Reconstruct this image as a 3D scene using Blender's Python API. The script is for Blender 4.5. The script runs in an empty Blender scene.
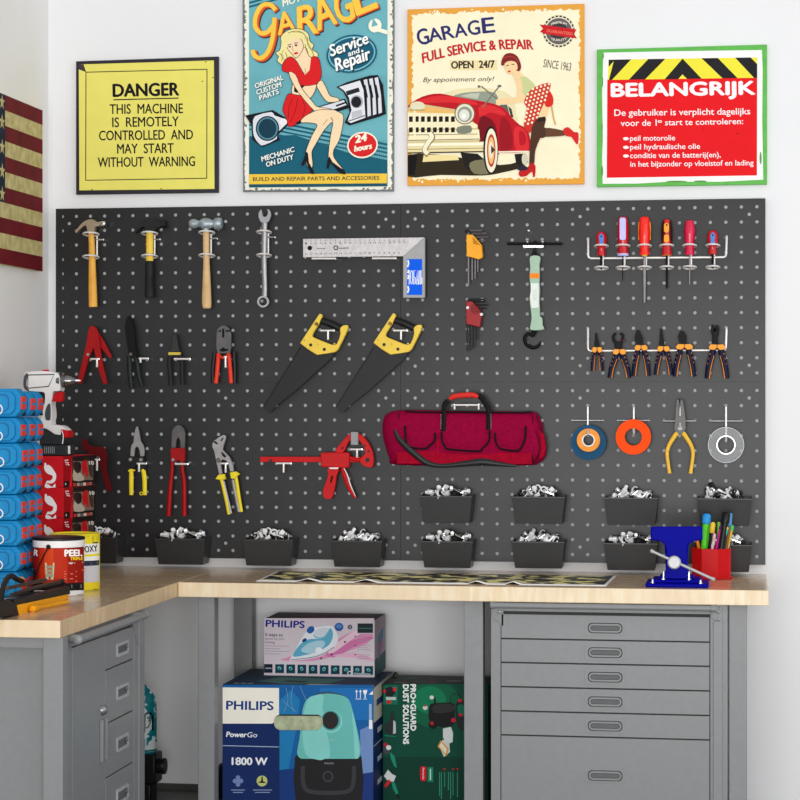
import bpy, bmesh, math, random
from math import sin, cos, pi, tan, atan2, sqrt, hypot
from mathutils import Vector, Matrix
from mathutils.geometry import tessellate_polygon
random.seed(7)
SC = bpy.context.scene
COL = SC.collection

# ---------------------------------------------------------------- camera geometry
S = 1.35
YB = -0.03                       # front surface of the perforated board
TH = -0.1578
F = 2103.9
CX, CY, CZ = 1.854*S, YB - 5.6526*S, 1.4597

def ray(u, v):
    r = (u-400)/F
    return (sin(TH)+r*cos(TH), cos(TH)-r*sin(TH), -(v-400)/F)
def P(u, v, Y):                  # photo point -> vertical plane facing the room
    d = ray(u, v); t = (Y-CY)/d[1]
    return Vector((CX+d[0]*t, Y, CZ+d[2]*t))
def Q(u, v, Z):                  # photo point -> horizontal plane
    d = ray(u, v); t = (Z-CZ)/d[2]
    return Vector((CX+d[0]*t, CY+d[1]*t, Z))
def R(u, v, X):                  # photo point -> vertical plane facing sideways
    d = ray(u, v); t = (X-CX)/d[0]
    return Vector((X, CY+d[1]*t, CZ+d[2]*t))
def pm(u, Y=YB):                 # metres per photo pixel there
    return (P(u+1, 400, Y)-P(u, 400, Y)).length

# ---------------------------------------------------------------- materials
def lin(c):
    return tuple(((x/255)/12.92 if x/255 <= .04045 else ((x/255+.055)/1.055)**2.4) for x in c)
MATS = {}
def M(name, rgb, rough=.5, metal=0., noise=.08, scale=30., spec=.28, coat=0., bump=0., trans=0., rgb2=None, emit=0):
    if name in MATS: return MATS[name]
    m = bpy.data.materials.new(name); m.use_nodes = True
    nt = m.node_tree; b = nt.nodes['Principled BSDF']
    b.inputs['Roughness'].default_value = rough
    b.inputs['Metallic'].default_value = metal
    b.inputs['Specular IOR Level'].default_value = spec
    b.inputs['Coat Weight'].default_value = coat
    b.inputs['Coat Roughness'].default_value = .08
    if trans: b.inputs['Transmission Weight'].default_value = trans
    tc = nt.nodes.new('ShaderNodeTexCoord'); n = nt.nodes.new('ShaderNodeTexNoise')
    n.inputs['Scale'].default_value = scale; n.inputs['Detail'].default_value = 3
    nt.links.new(tc.outputs['Object'], n.inputs['Vector'])
    cr = nt.nodes.new('ShaderNodeValToRGB'); c = lin(rgb)
    c2 = lin(rgb2) if rgb2 else tuple(min(1, x*(1+noise)) for x in c)
    c1 = c if rgb2 else tuple(x*(1-noise) for x in c)
    cr.color_ramp.elements[0].color = (*c1, 1); cr.color_ramp.elements[1].color = (*c2, 1)
    cr.color_ramp.elements[0].position = .3; cr.color_ramp.elements[1].position = .7
    nt.links.new(n.outputs['Fac'], cr.inputs['Fac']); nt.links.new(cr.outputs['Color'], b.inputs['Base Color'])
    if bump:
        bp = nt.nodes.new('ShaderNodeBump'); bp.inputs['Strength'].default_value = bump; bp.inputs['Distance'].default_value = .002
        nt.links.new(n.outputs['Fac'], bp.inputs['Height']); nt.links.new(bp.outputs['Normal'], b.inputs['Normal'])
    MATS[name] = m
    return m
def ink(rgb, rough=.55):
    return M('print_%d_%d_%d' % tuple(rgb), rgb, rough, 0, .03, 12, .12)
def wood(name, ca, cb, cc, rough, axis, coat=0.):
    m = bpy.data.materials.new(name); m.use_nodes = True
    nt = m.node_tree; b = nt.nodes['Principled BSDF']; L = nt.links.new
    tc = nt.nodes.new('ShaderNodeTexCoord'); mp = nt.nodes.new('ShaderNodeMapping')
    mp.inputs['Scale'].default_value = axis
    n = nt.nodes.new('ShaderNodeTexNoise'); n.inputs['Scale'].default_value = 3; n.inputs['Detail'].default_value = 6; n.inputs['Distortion'].default_value = .8
    n2 = nt.nodes.new('ShaderNodeTexNoise'); n2.inputs['Scale'].default_value = 2.5; n2.inputs['Detail'].default_value = 2
    cr = nt.nodes.new('ShaderNodeValToRGB')
    cr.color_ramp.elements[0].color = (*lin(ca), 1); cr.color_ramp.elements[0].position = .32
    cr.color_ramp.elements[1].color = (*lin(cb), 1); cr.color_ramp.elements[1].position = .62
    mx = nt.nodes.new('ShaderNodeMixRGB'); mx.inputs['Color2'].default_value = (*lin(cc), 1)
    r2 = nt.nodes.new('ShaderNodeMapRange'); r2.inputs[1].default_value = .45; r2.inputs[2].default_value = .75
    L(tc.outputs['Object'], mp.inputs['Vector']); L(mp.outputs['Vector'], n.inputs['Vector'])
    L(tc.outputs['Object'], n2.inputs['Vector']); L(n2.outputs['Fac'], r2.inputs[0]); L(r2.outputs[0], mx.inputs['Fac'])
    L(n.outputs['Fac'], cr.inputs['Fac']); L(cr.outputs['Color'], mx.inputs['Color1']); L(mx.outputs['Color'], b.inputs['Base Color'])
    b.inputs['Roughness'].default_value = rough; b.inputs['Coat Weight'].default_value = coat; b.inputs['Coat Roughness'].default_value = .12
    MATS[name] = m
    return m

CHROME = M('polished_chrome', (225, 225, 225), .18, 1, .02)
STEEL = M('brushed_steel', (150, 150, 153), .38, .75, .1, 80)
SILVER = M('bright_zinc_steel', (250, 250, 250), .28, .8, .03)
DARKSTEEL = M('dark_steel', (52, 51, 50), .4, .6, .15)
BLACK = M('black_plastic', (20, 20, 21), .42, 0, .1)
RUBBER = M('black_rubber', (26, 26, 28), .6, 0, .1, bump=.2)
WHITEP = M('white_plastic', (238, 236, 234), .35, 0, .02)

# ---------------------------------------------------------------- object helpers
LOC = {}
def tag(o, label=None, cat=None, group=None, kind=None):
    if label: o['label'] = label
    if cat: o['category'] = cat
    if group: o['group'] = group
    if kind: o['kind'] = kind
    return o
def thing(name, loc, label, cat, group=None):
    o = bpy.data.objects.new(name, None); COL.objects.link(o)
    o.empty_display_size = .03; o.location = loc; LOC[o.name] = Vector(loc)
    return tag(o, label, cat, group)
def dup(root, delta, label=None, group=None):
    r = root.copy(); COL.objects.link(r); r.location = root.location + Vector(delta)
    LOC[r.name] = LOC.get(root.name, Vector((0, 0, 0))) + Vector(delta)
    if label: r['label'] = label
    if group: r['group'] = group
    for ch in [c for c in bpy.data.objects if c.parent == root]:
        c = ch.copy(); COL.objects.link(c); c.parent = r
        for g in [x for x in bpy.data.objects if x.parent == ch]:
            d = g.copy(); COL.objects.link(d); d.parent = c
    return r

def catmull(pts, n=5, closed=True):
    out = []; N = len(pts); rng = range(N) if closed else range(N-1)
    for i in rng:
        if closed: p = [pts[(i+k-1) % N] for k in range(4)]
        else: p = [pts[max(0, min(N-1, i+k-1))] for k in range(4)]
        for s in range(n):
            t = s/n
            out.append(tuple(.5*((2*p[1][a])+(-p[0][a]+p[2][a])*t+(2*p[0][a]-5*p[1][a]+4*p[2][a]-p[3][a])*t*t+(-p[0][a]+3*p[1][a]-3*p[2][a]+p[3][a])*t**3) for a in range(len(p[0]))))
    if not closed: out.append(tuple(pts[-1]))
    return out
def ell(cx, cy, rx, ry, n=28, rot=0, a0=0, a1=2*pi):
    full = abs(a1-a0-2*pi) < 1e-6
    k = n if full else n+1
    return [(cx+rx*cos(a)*cos(rot)-ry*sin(a)*sin(rot), cy+rx*cos(a)*sin(rot)+ry*sin(a)*cos(rot)) for a in [a0+(a1-a0)*i/n for i in range(k)]]
def rrect(x0, y0, x1, y1, r, n=4):
    out = []
    for cx, cy, a in ((x1-r, y0+r, -pi/2), (x1-r, y1-r, 0), (x0+r, y1-r, pi/2), (x0+r, y0+r, pi)):
        out += [(cx+r*cos(a+pi/2*i/n), cy+r*sin(a+pi/2*i/n)) for i in range(n+1)]
    return out
def K(ox, oy, s, pts): return [(ox+x/s, oy+y/s) for x, y in pts]

class MB:
    def __init__(self): self.v = []; self.f = []; self.m = []; self.mats = []
    def mi(self, mat):
        if mat not in self.mats: self.mats.append(mat)
        return self.mats.index(mat)
    def add(self, vs, fs, mat):
        o = len(self.v); k = self.mi(mat)
        self.v += [Vector(p) for p in vs]
        for f in fs: self.f.append(tuple(i+o for i in f)); self.m.append(k)
        return self
    def box(self, a, b, mat):
        x0, x1 = sorted((a[0], b[0])); y0, y1 = sorted((a[1], b[1])); z0, z1 = sorted((a[2], b[2]))
        return self.add([(x0,y0,z0),(x1,y0,z0),(x1,y1,z0),(x0,y1,z0),(x0,y0,z1),(x1,y0,z1),(x1,y1,z1),(x0,y1,z1)],
            [(0,3,2,1),(4,5,6,7),(0,1,5,4),(1,2,6,5),(2,3,7,6),(3,0,4,7)], mat)
    def plate(self, px, y0, y1, mat, holes=()):      # outline in a plane parallel to the board, real thickness
        loops = [[P(u, v, y0) for u, v in L] for L in [px]+list(holes)]
        return self.slab(loops, Vector((0, y1-y0, 0)), mat)
    def slab(self, loops, ext, mat):
        loops = [[Vector(p) for p in L] for L in loops]
        flat = [p for L in loops for p in L]; n = len(flat)
        tris = tessellate_polygon(loops); nrm = ext.normalized()
        fs = []
        for t in tris:
            a, b, c = (flat[i] for i in t)
            cr = (b-a).cross(c-a)
            if cr.length < 1e-14: continue
            t = tuple(t) if cr.dot(nrm) < 0 else (t[0], t[2], t[1])
            fs.append(t); fs.append((t[0]+n, t[2]+n, t[1]+n))
        o = 0
        for L in loops:
            m = len(L)
            for i in range(m):
                j = (i+1) % m; fs.append((o+i, o+j, o+j+n, o+i+n))
            o += m
        return self.add(flat+[p+ext for p in flat], fs, mat)
    def tube(self, pts, r, mat, seg=10, flat=1., caps=True, up=None):
        pts = [Vector(p) for p in pts]; N = len(pts)
        rr = r if isinstance(r, (list, tuple)) else [r]*N
        vs = []; fs = []; u = None
        for i in range(N):
            t = (pts[min(i+1, N-1)]-pts[max(i-1, 0)]).normalized()
            if u is None:
                a = Vector(up) if up else (Vector((0, 1, 0)) if abs(t.y) < .9 else Vector((1, 0, 0)))
            else: a = u
            u = (a-t*a.dot(t)).normalized(); w = t.cross(u)
            for k in range(seg):
                an = 2*pi*k/seg
                vs.append(pts[i]+u*cos(an)*rr[i]*flat+w*sin(an)*rr[i])
        for i in range(N-1):
            for k in range(seg):
                a, b = i*seg+k, i*seg+(k+1) % seg
                fs.append((a, b, b+seg, a+seg))
        if caps: fs.append(tuple(range(seg))[::-1]); fs.append(tuple(range((N-1)*seg, N*seg)))
        return self.add(vs, fs, mat)
    def bar(self, px, Y, rpx, mat, seg=10, flat=1., n=4):   # tube along photo points in one plane, radius in pixels
        r = rpx if isinstance(rpx, (list, tuple)) else [rpx]*len(px)
        q = catmull([(a[0], a[1], b) for a, b in zip(px, r)], n, False) if n > 1 else [(a[0], a[1], b) for a, b in zip(px, r)]
        return self.tube([P(a, b, Y) for a, b, c in q], [max(.05, c)*pm(a, Y) for a, b, c in q], mat, seg, flat)
    def turned(self, c, ax, prof, mat, seg=24, caps=True):  # lathe: prof = (distance along axis, radius)
        c = Vector(c); ax = Vector(ax).normalized()
        return self.tube([c+ax*d for d, r in prof], [max(r, 1e-4) for d, r in prof], mat, seg, 1, caps)
    def torus(self, c, ax, R_, r, mat, seg=24, s2=8, a0=0, a1=2*pi):
        c = Vector(c); ax = Vector(ax).normalized()
        a = Vector((0, 0, 1)) if abs(ax.z) < .9 else Vector((1, 0, 0))
        u = (a-ax*a.dot(ax)).normalized(); w = ax.cross(u); vs = []; fs = []
        full = abs(a1-a0-2*pi) < 1e-6; n = seg if full else seg+1
        for i in range(n):
            t = a0+(a1-a0)*i/seg; d = u*cos(t)+w*sin(t)
            for k in range(s2):
                b = 2*pi*k/s2; vs.append(c+d*(R_+r*cos(b))+ax*r*sin(b))
        for i in range(seg):
            for k in range(s2):
                i2 = (i+1) % n
                fs.append((i*s2+k, i*s2+(k+1) % s2, i2*s2+(k+1) % s2, i2*s2+k))
        return self.add(vs, fs, mat)
    def build(self, name, parent=None, bevel=0., smooth=True, loc=None, bseg=2):
        off = Vector((0, 0, 0))
        if parent is not None:
            p = parent
            while p.parent: p = p.parent
            off = LOC[p.name]
        elif loc is None:
            xs = [p.x for p in self.v]; ys = [p.y for p in self.v]; zs = [p.z for p in self.v]
            off = Vector(((min(xs)+max(xs))/2, (min(ys)+max(ys))/2, min(zs)))
        else: off = Vector(loc)
        me = bpy.data.meshes.new(name); me.from_pydata([tuple(p-off) for p in self.v], [], self.f)
        for m in self.mats: me.materials.append(m)
        me.polygons.foreach_set('material_index', self.m); me.update()
        bm = bmesh.new(); bm.from_mesh(me); bmesh.ops.remove_doubles(bm, verts=bm.verts, dist=1e-6)
        if getattr(self, 'recalc', True): bmesh.ops.recalc_face_normals(bm, faces=bm.faces)
        bm.to_mesh(me); bm.free()
        if smooth:
            me.polygons.foreach_set('use_smooth', [True]*len(me.polygons)); 
            try: me.set_sharp_from_angle(angle=math.radians(38))
            except Exception: pass
        o = bpy.data.objects.new(name, me); COL.objects.link(o)
        if parent is not None: o.parent = parent
        else: o.location = off; LOC[o.name] = off
        if bevel:
            b = o.modifiers.new('bevel', 'BEVEL'); b.width = bevel; b.segments = bseg; b.limit_method = 'ANGLE'; b.angle_limit = math.radians(40)
            b.harden_normals = False
        return o

# ---------------------------------------------------------------- printing (flat ink on a real surface)
TXT = {}
def text_mesh(s, bold=0.):
    k = (s, bold)
    if k in TXT: return TXT[k]
    cu = bpy.data.curves.new('lettering', 'FONT'); cu.body = s; cu.offset = bold; cu.resolution_u = 3
    ob = bpy.data.objects.new('lettering', cu); COL.objects.link(ob)
    dg = bpy.context.evaluated_depsgraph_get(); me = bpy.data.meshes.new_from_object(ob.evaluated_get(dg))
    vs = [(v.co.x, v.co.y) for v in me.vertices]; fs = [tuple(p.vertices) for p in me.polygons]
    bpy.data.objects.remove(ob); bpy.data.curves.remove(cu); bpy.data.meshes.remove(me)
    TXT[k] = (vs, fs); return TXT[k]
CAPH = max(v[1] for v in text_mesh('H')[0])
class Print:
    def __init__(self, mapf, step=.000018, start=.0003):
        self.map = mapf; self.o = start; self.st = step; self.mb = MB(); self.mb.recalc = False; self.tf = (0, 0, 1); self.clip = None
    def T(self, p): return (self.tf[0]+p[0]/self.tf[2], self.tf[1]+p[1]/self.tf[2])
    def raw(self, vs, fs, rgb):
        self.o += self.st
        if self.clip:
            c = self.clip; vs = [(min(max(x, c[0]), c[2]), min(max(y, c[1]), c[3])) for x, y in vs]
        q = [self.map(*self.T(p), self.o) for p in vs]; out = []
        for f in fs:
            if len(f) < 3: continue
            out.append(f)
        self.mb.add(q, out, ink(rgb) if isinstance(rgb, tuple) else rgb)
    def poly(self, pts, rgb, smooth=0, holes=()):
        if smooth: pts = catmull(pts, smooth)
        L = [[Vector((a, b, 0)) for a, b in x] for x in [pts]+list(holes)]
        t = tessellate_polygon(L); flat = [(p.x, p.y) for x in L for p in x]
        fs = []
        for a, b, c in t:      # screen y runs down: keep faces towards the viewer
            cr = (flat[b][0]-flat[a][0])*(flat[c][1]-flat[a][1])-(flat[b][1]-flat[a][1])*(flat[c][0]-flat[a][0])
            fs.append((a, b, c) if cr < 0 else (a, c, b))
        self.raw(flat, fs, rgb); return self
    def rect(self, x0, y0, x1, y1, rgb): return self.poly([(x0, y0), (x1, y0), (x1, y1), (x0, y1)], rgb)
    def oval(self, cx, cy, rx, ry, rgb, rot=0, inner=0):
        return self.poly(ell(cx, cy, rx, ry, 28, rot), rgb, 0, [ell(cx, cy, rx*inner, ry*inner, 28, rot)] if inner else ())
    def line(self, pts, w, rgb, smooth=0):
        if smooth: pts = catmull(pts, smooth, False)
        L = []; Rr = []
        for i, p in enumerate(pts):
            a = pts[max(0, i-1)]; b = pts[min(len(pts)-1, i+1)]
            dx, dy = b[0]-a[0], b[1]-a[1]; l = hypot(dx, dy) or 1
            ww = w[i*len(w)//len(pts)] if isinstance(w, list) else w
            L.append((p[0]-dy/l*ww/2, p[1]+dx/l*ww/2)); Rr.append((p[0]+dy/l*ww/2, p[1]-dx/l*ww/2))
        n = len(pts); vs = L+Rr
        self.raw(vs, [(i, i+1, n+i+1, n+i) for i in range(n-1)], rgb); return self
    def text(self, s, p0, p1, cap, rgb, bold=0., slant=0., arc=0., under=None, grow=0.):
        if bold > 0:
            k = cap*bold*1.6
            for a, b in ((-k, 0), (k, 0), (0, -k*.7), (0, k*.7)): self.text(s, (p0[0]+a, p0[1]+b), (p1[0]+a, p1[1]+b), cap, rgb, 0, slant, arc, None, grow)
            return self
        vs, fs = text_mesh(s, 0.)
        if not vs: return self
        xs = [v[0] for v in vs]; a, b = min(xs), max(xs)
        dx, dy = p1[0]-p0[0], p1[1]-p0[1]; l = hypot(dx, dy); ux, uy = dy/l, -dx/l
        out = []
        for x, y in vs:
            t = (x-a)/(b-a); h = y/CAPH*cap*(1+grow*(t-.5)); k = h*slant
            up = h+arc*4*t*(1-t)
            out.append((p0[0]+dx*t+dx/l*k+ux*up, p0[1]+dy*t+dy/l*k+uy*up))
        self.raw(out, fs, rgb); return self
    def build(self, name, parent):
        self.mb.mats = self.mb.mats or [ink((0, 0, 0))]
        return self.mb.build(name, parent, smooth=False)
def front(Y): return lambda u, v, o: P(u, v, Y-o)
def side(X): return lambda u, v, o: R(u, v, X+o)
def top(Z): return lambda u, v, o: Q(u, v, Z+o)
# ================================================================ setting
XL = P(48.5, 300, 0).x
HT = .8356                                     # worktop height
WALL = M('white_painted_wall', (236, 236, 237), .6, 0, .012, 3, .3)
mb = MB().box((XL-.15, 0, -.02), (4.6, .12, 3.5), WALL); tag(mb.build('wall_back', smooth=False), 'plain white painted wall behind the pegboard', kind='structure')
WALL2 = M('white_side_wall', (240, 239, 237), .6, 0, .02, 4, .3)
mb = MB().box((XL-.12, -4.6, -.02), (XL, 0, 3.5), WALL2); tag(mb.build('wall_left', smooth=False), 'plain white side wall carrying the flag', kind='structure')
FL = M('grey_painted_floor', (92, 90, 88), .45, 0, .15, 6)
mb = MB().box((XL-.12, -8.5, -.1), (4.6, 0.12, 0), FL); tag(mb.build('floor', smooth=False), 'grey floor under the benches', kind='structure')
BB = M('dark_grey_skirting', (74, 73, 72), .5)
mb = MB().box((XL, -.012, 0), (4.6, 0, .022), BB); tag(mb.build('baseboard_back', smooth=False), 'low dark skirting at the foot of the back wall', kind='structure')

# ================================================================ perforated board, four panels
BOARD = M('charcoal_powder_coated_steel', (37, 37, 38), .34, 0, .04, 60, .27)
HOLE = M('lit_hole_grey', (166, 166, 168), .6, 0, .02)  # pale grey stands in for the lit wall seen through the holes
PX, PZ = .0407*S, .04*S
ZT = CZ+.5121*S                                # height of the top hole row
def holex(i): return i*PX-(.0008*S if i >= 24 else 0)
def holez(j): return ZT-j*PZ-(.0068*S if j >= 12 else 0)
HR = .0062
def panel(i0, j0, label):
    x0 = holex(i0)-PX/2+(.001 if i0 == 24 else 0); x1 = holex(i0+23)+PX/2-(.001 if i0 == 0 else 0)
    z1 = holez(j0)+PZ/2+.0042; z0 = holez(j0+11)-PZ/2-.0042
    if i0 == 0: x0 = P(55.8, 300, YB).x
    if i0 == 24: x1 = P(765.4, 300, YB).x
    if j0 == 0: z1 = P(401, 203.7, YB).z
    if j0 == 12: z0 = P(400.5, 560.5, YB).z
    mb = MB(); xs = [x0]+[holex(i0+k)+PX/2 for k in range(23)]+[x1]
    zs = [z1]+[holez(j0+k)-PZ/2 for k in range(11)]+[z0]
    V = {}
    def vid(x, z):
        k = (round(x, 6), round(z, 6))
        if k not in V: V[k] = len(vv); vv.append((x, YB, z))
        return V[k]
    vv = []; fs = []; N = 12
    for a in range(24):
        for b in range(12):
            cx, cz = holex(i0+a), holez(j0+b); r = HR
            xa, xb, za, zb = xs[a], xs[a+1], zs[b], zs[b+1]
            ringp = []; base = len(vv)
            for k in range(N):
                an = 2*pi*(k+.5)/N; px_, pz_ = cx+r*cos(an), cz+r*sin(an)
                if i0 == 0 and a == 0: px_ = max(px_, cx)
                vv.append((px_, YB, pz_))
            for k in range(N): vv.append((vv[base+k][0], YB+.0016, vv[base+k][2]))
            c = [vid(xb, za), vid(xa, za), vid(xa, zb), vid(xb, zb)]
            for q in range(4):                 # corner fans
                ks = [(q*3+t) % N for t in range(3)]
                for t in range(2): fs.append((c[q], base+(ks[t]+1) % N, base+ks[t]))
                k2 = (ks[2]+1) % N
                fs.append((c[q], c[(q+1) % 4], base+k2, base+ks[2]))
            for k in range(N): fs.append((base+k, base+(k+1) % N, base+N+(k+1) % N, base+N+k))
    # extra mounting holes drawn as short sleeves between the rows
    mb.add(vv, fs, BOARD)
    t = .0016
    for A, B in (((x0, z1), (x1, z1)), ((x1, z1), (x1, z0)), ((x1, z0), (x0, z0)), ((x0, z0), (x0, z1))):
        mb.add([(A[0], YB, A[1]), (B[0], YB, B[1]), (B[0], YB+.02, B[1]), (A[0], YB+.02, A[1])], [(0, 1, 2, 3)], BOARD)
    root = thing('pegboard_panel', ((x0+x1)/2, YB+.01, z0), label, 'pegboard')
    mb.build('perforated_sheet', root, smooth=False)
    MB().box((x0+.002, YB+t, z0+.002), (x1-.002, YB+.028, z1-.002), HOLE).build('hole_fill_sheet', root, smooth=False)  # sheet added behind the holes to keep them pale
    for a in (.5, 11.5, 22.5):
        for b in (.5, 10.5):
            cx = holex(i0)+a*PX; cz = holez(j0)-b*PZ
            q = MB(); q.turned((cx, YB+.001, cz), (0, -1, 0), [(0, HR*.95), (.0018, HR*.95), (.0018, HR*.6)], HOLE, 14)
            q.build('mounting_plug', root)
panel(0, 0, 'upper left panel of the charcoal pegboard, holding the hammers and saws')
panel(24, 0, 'upper right panel of the charcoal pegboard, holding screwdrivers and orange pliers')
panel(0, 12, 'lower left panel of the charcoal pegboard, holding the bolt cutter and red clamp')
panel(24, 12, 'lower right panel of the charcoal pegboard, holding tape rolls and the upper bins')

# ================================================================ workbenches
TOPW = wood('sealed_maple_worktop', (212, 186, 150), (198, 166, 126), (186, 160, 130), .24, (1, 9, 9), .4)
EDGEW = wood('maple_edge_grain', (242, 226, 196), (232, 208, 168), (224, 200, 164), .4, (12, 12, 2))
EDGEW2 = wood('maple_end_grain', (228, 202, 164), (208, 176, 132), (196, 170, 136), .4, (6, 22, 2))
GREY = M('mid_grey_powder_coat', (134, 135, 136), .42, 0, .03, 40, .4)
GREYB = M('grey_cabinet_steel', (132, 133, 134), .4, 0, .03, 40, .4)
GREYD = M('gap_shade_grey', (52, 52, 53), .6)  # dark tone painting the shade in drawer gaps and around handles
THK = .0505
def worktop(name, x0, x1, y0, y1, parent):
    mb = MB()
    c = [(x0,y0),(x1,y0),(x1,y1),(x0,y1)]
    for z, m, rev in ((HT, TOPW, 0), (HT-THK, EDGEW, 1)):
        mb.add([(x, y, z) for x, y in c], [(3,2,1,0) if rev else (0,1,2,3)], m)
    for a, b, m in ((0, 1, EDGEW), (1, 2, EDGEW2), (2, 3, EDGEW), (3, 0, EDGEW2)):
        mb.add([(*c[a], HT-THK), (*c[b], HT-THK), (*c[b], HT), (*c[a], HT)], [(0,1,2,3)], m)
    return mb.build(name, parent, bevel=.0025, smooth=False)
XW = .6185; YF = -.665; YL = -1.935; XR = 2.613
wb = thing('workbench', (1.6, -.33, 0), 'long grey workbench with maple top under the pegboard', 'workbench')
worktop('worktop', XW+.0015, XR, YF, -.002, wb)
def post(u0, u1, yf, dep, parent, name='leg'):
    a, b = P(u0, 700, yf), P(u1, 700, yf)
    return MB().box((a.x, yf, 0), (b.x, yf+dep, HT-THK), GREY).build(name, parent, bevel=.002)
post(198, 214.3, YF+.025, .06, wb); post(464, 483, YF+.025, .06, wb); post(729, 747, YF+.025, .06, wb)
post(234, 252, -.10, .06, wb)
a = P(464, 700, YF+.025).x
MB().box((a, -.10, 0), (a+.05, -.04, HT-THK), GREY).build('leg', wb, bevel=.002)
a = P(747, 700, YF+.025).x
MB().box((a-.05, -.10, 0), (a, -.04, HT-THK), GREY).build('leg', wb, bevel=.002)
MB().box((P(214, 700, YF).x, -.085, .735), (a, -.055, .78), GREY).build('rear_rail', wb, bevel=.002)

wb2 = thing('workbench', (.3, -1, 0), 'shorter grey workbench with maple top along the side wall at left', 'workbench')
worktop('worktop', XL+.002, XW, YL, -.002, wb2)
pa, pb = P(43, 700, YL+.012), P(62.7, 700, YL+.012)
MB().box((pa.x, YL+.012, 0), (pb.x, YL+.062, HT-THK), GREY).build('leg', wb2, bevel=.002)
MB().box((XL+.004, YL+.012, 0), (XL+.06, YL+.062, HT-THK), GREY).build('leg', wb2, bevel=.002)
zr = P(20, 648, YL+.02).z
MB().box((XL+.06, YL+.02, zr), (pa.x, YL+.05, HT-THK), GREY).build('front_rail', wb2, bevel=.0015)
MB().box((XL+.004, -.10, 0), (XL+.06, -.05, HT-THK), GREY).build('leg', wb2, bevel=.002)

# ---------------- drawer cabinet under the long bench
CFY = YF+.018
def cabinet():
    x0, x1 = P(491, 700, CFY).x, P(727.5, 700, CFY).x
    root = thing('drawer_cabinet', ((x0+x1)/2, -.35, 0), 'grey six-drawer steel cabinet under the right end of the long bench', 'cabinet')
    mb = MB(); mb.box((x0, CFY+.012, .004), (x1, -.13, HT-THK-.002), GREYB); mb.box((x0+.02, CFY+.0105, .01), (x1-.02, CFY+.0119, HT-THK-.01), GREYD)  # dark sheet behind the drawers paints the shade of their gaps
    xa, xb = P(501, 700, CFY).x, P(709.8, 700, CFY).x; ztop = P(600, 613.2, CFY).z
    mb.box((x0, CFY, .004), (xa-.0015, CFY+.02, HT-THK-.002), GREYB); mb.box((xb+.0015, CFY, .004), (x1, CFY+.02, HT-THK-.002), GREYB)
    mb.box((xa-.0015, CFY, ztop+.002), (xb+.0015, CFY+.02, HT-THK-.002), GREYB)
    mb.build('cabinet_body', root, bevel=.0015)
    MB().box((xb+.012, CFY-.006, .004), (P(722.5, 700, CFY).x, CFY, ztop-.02), GREYB).build('frame_strip', root, bevel=.001)
    zs = [P(600, v, CFY).z for v in (614.8, 640.2, 664.2, 688.6, 713, 737.2)]+[.02]
    for k in range(6):
        zt, zb = zs[k]-.0021, zs[k+1]+.0021
        d = MB().box((xa+.001, CFY-.003, zb-.0), (xb-.001, CFY+.010, zt), GREYB).build('drawer', root, bevel=.0012)
        vc = (628, 652.5, 677, 701.6, 725.8, 775.5)[k]
        ha, hb = P(588.7, vc, CFY).x, P(621.7, vc, CFY).x; hz = P(605, vc, CFY).z; hh = .0145
        h = MB(); yy = CFY-.003
        def rr(x0, x1, z0, z1, r):
            return [Vector((x, yy-.0008, z)) for x, z in rrect(x0, z0, x1, z1, r)]
        h.slab([[Vector((q.x, yy-.004, q.z)) for q in rr(ha, hb, hz-hh, hz+hh, hh*.98)], [Vector((q.x, yy-.004, q.z)) for q in rr(ha+.006, hb-.006, hz-hh+.006, hz+hh-.006, hh*.55)]], Vector((0, .004, 0)), GREY)
        h.slab([[Vector((q.x, yy-.0012, q.z)) for q in rr(ha-.013, hb+.011, hz-hh-.011, hz+hh+.011, .004)]], Vector((0, .0012, 0)), GREYB)
        h.slab([[Vector((q.x, yy-.0016, q.z)) for q in rr(ha-.0028, hb+.0028, hz-hh-.0028, hz+hh+.0028, hh*.99)]], Vector((0, .001, 0)), GREYD)
        h.slab([[Vector((q.x, yy-.0022, q.z)) for q in rr(ha+.0075, hb-.0075, hz-hh+.0075, hz+hh-.0075, hh*.4)]], Vector((0, .001, 0)), M('recess_shade_grey', (96, 97, 98), .5))  # grey inset paints the shade inside the handle recess
        h.build('recessed_handle', d, bevel=.0008)
    return root
cab = cabinet()
rz = P(600, 607, CFY-.03).z
mb = MB(); A, B = P(493, 607, CFY-.03), P(713, 608.5, CFY-.03)
A.z = B.z = rz
mb.tube([A, B], .0095, GREY, 14)
mb.turned(A+Vector((.006, 0, 0)), (-1, 0, 0), [(0, .012), (.012, .012), (.016, .008)], GREY, 14)
mb.turned(B-Vector((.006, 0, 0)), (1, 0, 0), [(0, .012), (.012, .012), (.016, .008)], GREY, 14)
mb.build('rail_handle', cab)
for uu, s in ((497, 1), (716, 1)):
    b = MB(); q = P(uu, 607, CFY-.03)
    b.box((q.x-.006, CFY-.034, rz-.009), (q.x+.006, CFY, rz+.009), GREY)
    b.plate([(uu-5, 601.5), (uu+6.5, 601.5), (uu+6.5, 627), (uu+1, 622), (uu-5, 617)], CFY-.003, CFY, GREYB)
    br = b.build('bracket', cab, bevel=.001)
    for vv_ in ((605.5, 612, 619.5) if uu > 600 else (612,)):
        MB().turned(P(uu+2.5, vv_, CFY-.0035), (0, -1, 0), [(0, .006), (.002, .005), (.003, .002)], STEEL, 12).build('rivet', br)

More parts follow.
